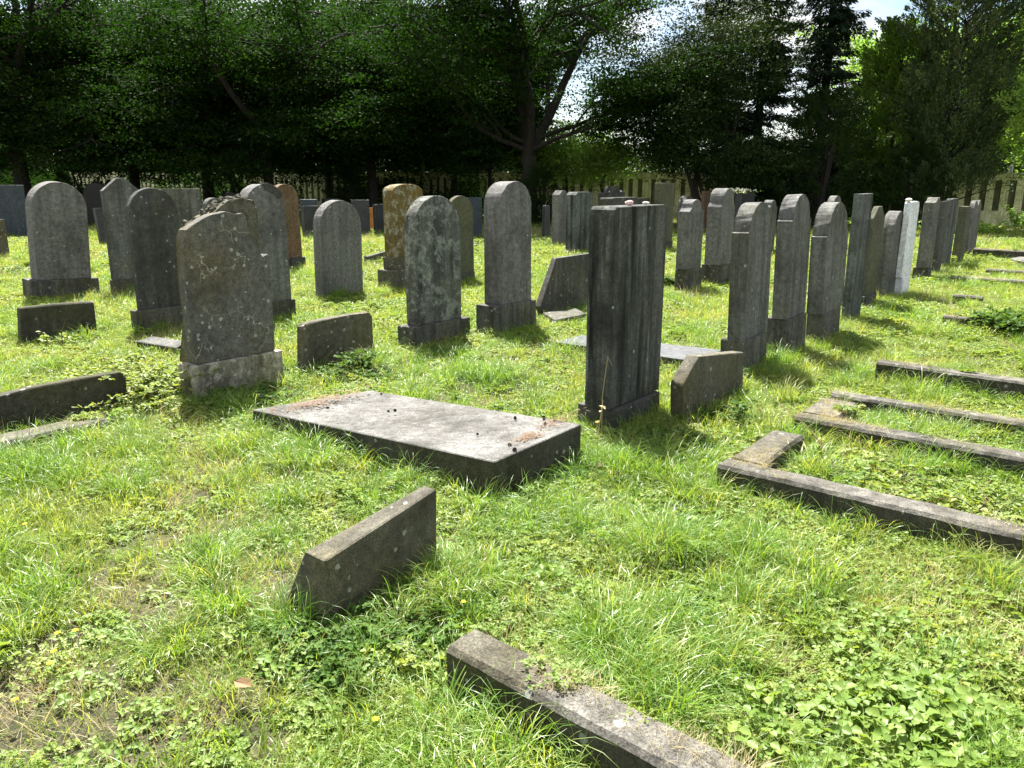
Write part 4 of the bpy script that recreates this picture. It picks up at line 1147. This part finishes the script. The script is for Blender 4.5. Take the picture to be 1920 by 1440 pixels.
def spruce(seed, H, rmax, r0, low=1.0, leaf=.12, dens=1.0):
    rng = np.random.default_rng(seed)
    zz = np.linspace(-.2, H, 12)
    paths = [(np.stack([np.zeros(12), np.zeros(12), zz], -1), np.linspace(r0, .02, 12))]
    P_, A_x, N_r, S_ = [], [], [], []
    z = low
    while z < H - .2:
        f = z / H
        L0 = rmax * (1 - f) ** .75 * rng.uniform(.75, 1.1) + .25
        for k in range(rng.integers(4, 7)):
            a = rng.uniform(0, 6.28); ln = L0 * rng.uniform(.6, 1.1)
            out = np.array([np.cos(a), np.sin(a), 0]); sd = np.array([-out[1], out[0], 0])
            t = np.linspace(0, 1, 6)
            br = out * (ln * t)[:, None] + np.array([0, 0, 1]) * (z + rng.uniform(-.15, .15) - ln * .30 * t + ln * .16 * t ** 3)[:, None]
            paths.append((br, np.linspace(.03, .006, 6)))
            n = int(ln * 190 * dens)
            tt = rng.random(n) ** .8
            c = np.stack([np.interp(tt, t, br[:, j]) for j in range(3)], -1)
            lat = rng.uniform(-1, 1, n) * (.42 * ln * (1.05 - tt) + .1)
            c = c + sd * lat[:, None] + np.array([0, 0, 1]) * (-.25 * np.abs(lat) - rng.uniform(0, .16, n))[:, None]
            ax = out * .6 + sd * (np.sign(lat) * .7)[:, None] + np.array([0, 0, -.55]) + rng.normal(0, .3, (n, 3))
            P_.append(c); A_x.append(ax); N_r.append(rng.normal(0, .6, (n, 3)) + np.array([0, 0, 1])); S_.append(leaf * rng.uniform(.6, 1.4, n))
        z += rng.uniform(.2, .34)
    c = np.concatenate(P_); s = np.concatenate(S_)
    V, Fq = kites(c, np.concatenate(A_x), np.concatenate(N_r), s * 1.4, s * .42)
    return tubes(paths, 6), (V, Fq, rng.random(len(c)))

def clumpy(seed, H, rx, n_cl, per, leaf, low=.3, shape=1.0, up=.7, r0=.16, stems=3, cs=.36, shell=.55):
    """dense evergreen built from upright feathery clumps over a lumpy outline"""
    rng = np.random.default_rng(seed)
    paths = []
    for s in range(stems):
        a = rng.uniform(0, 6.28); n = 7; t = np.linspace(0, 1, n)
        p = np.stack([np.cos(a) * rx * .3 * t + rng.normal(0, .04, n), np.sin(a) * rx * .3 * t + rng.normal(0, .04, n), -.2 + H * .85 * t], -1)
        paths.append((p, np.linspace(r0, .02, n)))
    f = rng.random(n_cl)
    z = low + (H - low) * f
    prof = np.sin(np.pi * np.clip(f * .82 + .16, 0, 1)) ** (.6 * shape)
    prof = prof * (1 + .18 * np.sin(f * 23 + seed) + rng.normal(0, .08, n_cl))
    a = rng.uniform(0, 6.28, n_cl); rr = rx * prof * (1 - shell * rng.random(n_cl) ** 1.7)
    lump = 1 + .16 * np.sin(3 * a + seed) + .12 * np.sin(5 * a + z * 2)
    c = np.stack([rr * lump * np.cos(a), rr * lump * np.sin(a), z], -1)
    for i in range(0, n_cl, 6):
        paths.append((np.stack([np.array([0, 0, max(z[i] - .7, .1)]), c[i] * np.array([.5, .5, 1]) - [0, 0, .3], c[i]]), np.array([.03, .02, .006])))
    n = n_cl * per; ci = np.repeat(np.arange(n_cl), per)
    out = np.stack([np.cos(a), np.sin(a), np.full(n_cl, up)], -1)
    s = rng.random(n)
    off = unit(out)[ci] * ((s - .35) * cs * 1.7)[:, None] + rng.normal(0, 1, (n, 3)) * (cs * .42 * (1.05 - s))[:, None]
    ax = out[ci] + rng.normal(0, .55, (n, 3))
    sz = leaf * rng.uniform(.6, 1.3, n)
    V, Fq = kites(c[ci] + off, ax, rng.normal(0, 1, (n, 3)), sz * 1.3, sz * .5)
    tone = np.clip(rng.random(n_cl)[ci] * .7 + rng.random(n) * .3, 0, 1)
    return tubes(paths, 6), (V, Fq, tone)

def tree(label, x, Y, geom, lmat, name='tree', group=None, cat='tree', rz=0, sc=1.0):
    P = atY(x, Y)
    if isinstance(geom, bpy.types.Object):
        root = geom.copy(); C.objects.link(root)
        for ch in list(geom.children):
            c = ch.copy(); C.objects.link(c); c.parent = root
        for c in root.children:
            pass
    else:
        (tv, tf), (lv, lf, tone) = geom
        root = empty(name, (0, 0, 0))
        mt = mesh_np('trunk', tv, tf); mt.polygons.foreach_set('use_smooth', np.ones(len(mt.polygons), bool))
        mesh_obj('trunk', mt, M['bark'], root)
        mesh_obj('crown', mesh_np('crown', lv, lf, tone), L[lmat], root)
    root.location = P; root.rotation_euler = (0, 0, rz); root.scale = (sc, sc, sc)
    for k in ('group',):
        if k in root: del root[k]
    return tag(root, label, cat, group)
GT = 'dark broadleaf trees at the back on the left'
bA = broadleaf(1, 15, .34, 4.2, 6.0, 1050, 100, .14, low=2.3, disc=.95)
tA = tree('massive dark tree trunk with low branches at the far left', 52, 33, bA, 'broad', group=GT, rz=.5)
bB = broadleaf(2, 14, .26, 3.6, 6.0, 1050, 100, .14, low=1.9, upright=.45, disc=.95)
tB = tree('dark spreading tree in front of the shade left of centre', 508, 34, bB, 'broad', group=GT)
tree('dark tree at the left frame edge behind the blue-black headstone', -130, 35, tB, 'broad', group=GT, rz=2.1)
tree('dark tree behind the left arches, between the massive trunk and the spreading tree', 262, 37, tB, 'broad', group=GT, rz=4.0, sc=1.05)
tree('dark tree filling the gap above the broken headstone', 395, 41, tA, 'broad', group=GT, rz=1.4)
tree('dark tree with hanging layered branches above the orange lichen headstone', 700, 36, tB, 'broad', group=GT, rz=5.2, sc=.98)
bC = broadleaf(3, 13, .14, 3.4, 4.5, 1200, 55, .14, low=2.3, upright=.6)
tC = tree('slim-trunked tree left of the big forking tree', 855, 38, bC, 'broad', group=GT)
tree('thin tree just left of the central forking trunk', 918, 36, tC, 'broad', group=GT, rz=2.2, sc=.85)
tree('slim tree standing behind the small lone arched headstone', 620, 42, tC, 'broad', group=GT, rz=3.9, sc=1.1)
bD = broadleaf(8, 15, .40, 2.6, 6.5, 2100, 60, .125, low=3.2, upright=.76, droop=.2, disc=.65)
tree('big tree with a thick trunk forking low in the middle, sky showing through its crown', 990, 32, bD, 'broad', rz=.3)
bE = broadleaf(9, 4.8, .07, 2.3, 1.5, 340, 40, .12, low=2.2, upright=.5, tip_lvl=2, disc=.6)
tE = tree('small bright green tree in front of the fence right of the forking trunk', 1128, 33.5, bE, 'lime')
tree('small sunlit tree beside the forking trunk, its leaves over the fence', 1062, 35.5, tE, 'lime', rz=2.0, sc=1.05)
bF = broadleaf(12, 9.5, .10, 2.6, 2.4, 1500, 60, .11, low=2.0, upright=.7, stems=4, droop=.2)
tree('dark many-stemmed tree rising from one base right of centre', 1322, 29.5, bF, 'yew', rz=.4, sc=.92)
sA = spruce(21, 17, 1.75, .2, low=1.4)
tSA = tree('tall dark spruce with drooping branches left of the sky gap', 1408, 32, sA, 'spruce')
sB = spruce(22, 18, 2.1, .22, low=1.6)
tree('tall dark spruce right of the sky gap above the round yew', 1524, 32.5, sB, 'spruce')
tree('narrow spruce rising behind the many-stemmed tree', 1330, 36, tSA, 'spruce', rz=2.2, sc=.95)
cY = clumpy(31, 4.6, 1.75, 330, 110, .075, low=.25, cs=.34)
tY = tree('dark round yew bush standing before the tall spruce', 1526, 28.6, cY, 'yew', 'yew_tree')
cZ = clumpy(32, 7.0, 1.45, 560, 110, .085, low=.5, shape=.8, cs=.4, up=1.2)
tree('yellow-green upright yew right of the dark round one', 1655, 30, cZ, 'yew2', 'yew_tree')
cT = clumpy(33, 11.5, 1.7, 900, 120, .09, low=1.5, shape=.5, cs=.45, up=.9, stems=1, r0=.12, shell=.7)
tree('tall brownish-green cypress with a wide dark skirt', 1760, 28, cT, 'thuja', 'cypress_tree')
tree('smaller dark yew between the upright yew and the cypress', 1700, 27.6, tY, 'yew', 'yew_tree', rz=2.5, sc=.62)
cR = clumpy(34, 9.5, 1.8, 300, 70, .12, low=2.1, shape=.8, cs=.55, up=.3, shell=.8)
tree('pale sunlit tree reaching in from the right edge', 1945, 27, cR, 'lime', 'tree')
bG = broadleaf(15, 12, .14, 3.2, 4.5, 1900, 70, .17, low=2.0, upright=.6)
tG = tree('light green tree behind the upright yew, its top in the sun', 1675, 40, bG, 'lime', group='light green trees beyond the fence')
tree('light green tree beyond the fence right of the cypress', 1830, 41, tG, 'lime', group='light green trees beyond the fence', rz=2.4, sc=1.05)
tree('light green tree beyond the fence at the right edge', 1985, 42, tG, 'lime', group='light green trees beyond the fence', rz=4.4, sc=1.0)
cB = clumpy(35, 2.1, .65, 90, 100, .07, low=.1, cs=.26, r0=.05)
tK = tree('black-green bush right beside the forking trunk', 1016, 31, cB, 'yew', 'bush', cat='bush')
tree('dark bushy conifer in the deep shade left of the grey arch with the loose piece', 450, 33, tK, 'yew', 'bush', cat='bush', rz=1.8, sc=1.25)
tree('dark bush in the shade behind the far-left arched headstone', 160, 34, tK, 'yew', 'bush', cat='bush', rz=3.0, sc=1.3)
tree('dark bush with pale leaf edges behind the lone arched stone', 655, 36, tK, 'yew', 'bush', cat='bush', rz=4.2, sc=1.1)

# far wood closing the view beyond the fence
def wood():
    rng = np.random.default_rng(50)
    n_cl = 4200
    x = rng.uniform(-55, 2.0, n_cl); y = 58 + rng.uniform(0, 14, n_cl) - x * .25
    top = np.where(x > -9, 9, 15) + rng.normal(0, 1.0, n_cl)
    z = rng.uniform(0, 1, n_cl) * top
    # a lower band on the right
    m = 900
    x2 = rng.uniform(0, 45, m); y2 = 62 + rng.uniform(0, 8, m); z2 = rng.random(m) * (3.4 + np.clip((x2 - 20) * .25, 0, 6))
    c = np.stack([np.r_[x, x2], np.r_[y, y2], np.r_[z, z2]], -1)
    per = 60; n = len(c) * per; ci = np.repeat(np.arange(len(c)), per)
    pos = c[ci] + rng.normal(0, .75, (n, 3)); pos[:, 2] = np.maximum(pos[:, 2], .05)
    sz = .3 * rng.uniform(.6, 1.3, n)
    V, Fq = kites(pos, rng.normal(0, 1, (n, 3)), rng.normal(0, 1, (n, 3)) + [0, 0, .5], sz, sz * .7)
    o = mesh_obj('woodland', mesh_np('woodland', V, Fq, np.clip(rng.random(len(c))[ci] * .7 + rng.random(n) * .3, 0, 1)), L['broad2'])
    tag(o, kind='stuff')
wood()
def undergrowth():
    rng = np.random.default_rng(51)
    n_cl = 900
    x = rng.uniform(-200, 930, n_cl)
    keep = ~(((x > 572) & (x < 650)) | ((x > 205) & (x < 235)) | ((x > 905) & (x < 930)))
    x = x[keep]; h = 1.6 + .7 * np.sin(x * .021) + .4 * np.sin(x * .06)
    Yw = np.array([36 + (1255 - q) * .0166 for q in x]) - 2.4 - rng.random(len(x)) * 2.5
    z = rng.random(len(x)) * h
    c = np.array([atY(a, b_) for a, b_ in zip(x, Yw)]); c[:, 2] = z
    per = 70; n = len(c) * per; ci = np.repeat(np.arange(len(c)), per)
    pos = c[ci] + rng.normal(0, .3, (n, 3)); pos[:, 2] = np.maximum(pos[:, 2], GZ)
    sz = .12 * rng.uniform(.6, 1.3, n)
    V, Fq = kites(pos, rng.normal(0, 1, (n, 3)), rng.normal(0, 1, (n, 3)) + [0, 0, .5], sz, sz * .7)
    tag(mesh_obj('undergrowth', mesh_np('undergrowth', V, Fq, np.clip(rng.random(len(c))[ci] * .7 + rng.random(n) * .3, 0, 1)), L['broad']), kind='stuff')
undergrowth()

# ------------------------------------------------------------------ light
SUN_AZ, SUN_EL = -15.0, 58.0          # degrees clockwise from +Y (away from the camera), and above the horizon
sd = Vector((math.sin(R(SUN_AZ)) * math.cos(R(SUN_EL)), math.cos(R(SUN_AZ)) * math.cos(R(SUN_EL)), math.sin(R(SUN_EL))))
sun = bpy.data.lights.new('sun', 'SUN'); sun.energy = 5.0; sun.angle = R(.53); sun.color = (1, .96, .9)
so = link(bpy.data.objects.new('sun', sun)); so.rotation_euler = sd.to_track_quat('Z', 'Y').to_euler(); so.location = (0, 0, 30)
w = bpy.data.worlds.new('World'); bpy.context.scene.world = w; w.use_nodes = True
nt = w.node_tree; nt.nodes.clear(); t = NT(nt)
sky = t.n('ShaderNodeTexSky'); sky.sky_type = 'NISHITA'; sky.sun_disc = False
sky.sun_elevation = R(SUN_EL); sky.sun_rotation = R(SUN_AZ)
tc = t.n('ShaderNodeTexCoord')
cl = t.noise(t.vmul(tc.outputs['Generated'], (1, 1, 2.2)), 2.6, 7, .58, .3)
col = t.mix(t.ramp(cl, .42, .56, 0, .92), sky.outputs[0], (7.6, 7.4, 7.1))
bg = t.n('ShaderNodeBackground'); bg.inputs['Strength'].default_value = .05
t.l(col, bg.inputs[0]); o = t.n('ShaderNodeOutputWorld'); t.l(bg.outputs[0], o.inputs[0])
sc = bpy.context.scene
sc.view_settings.view_transform = 'Standard'; sc.view_settings.look = 'None'; sc.view_settings.exposure = 1.95; sc.view_settings.gamma = 1
sc.cycles.max_bounces = 5; sc.cycles.transparent_max_bounces = 8; sc.cycles.transmission_bounces = 4; sc.cycles.diffuse_bounces = 3
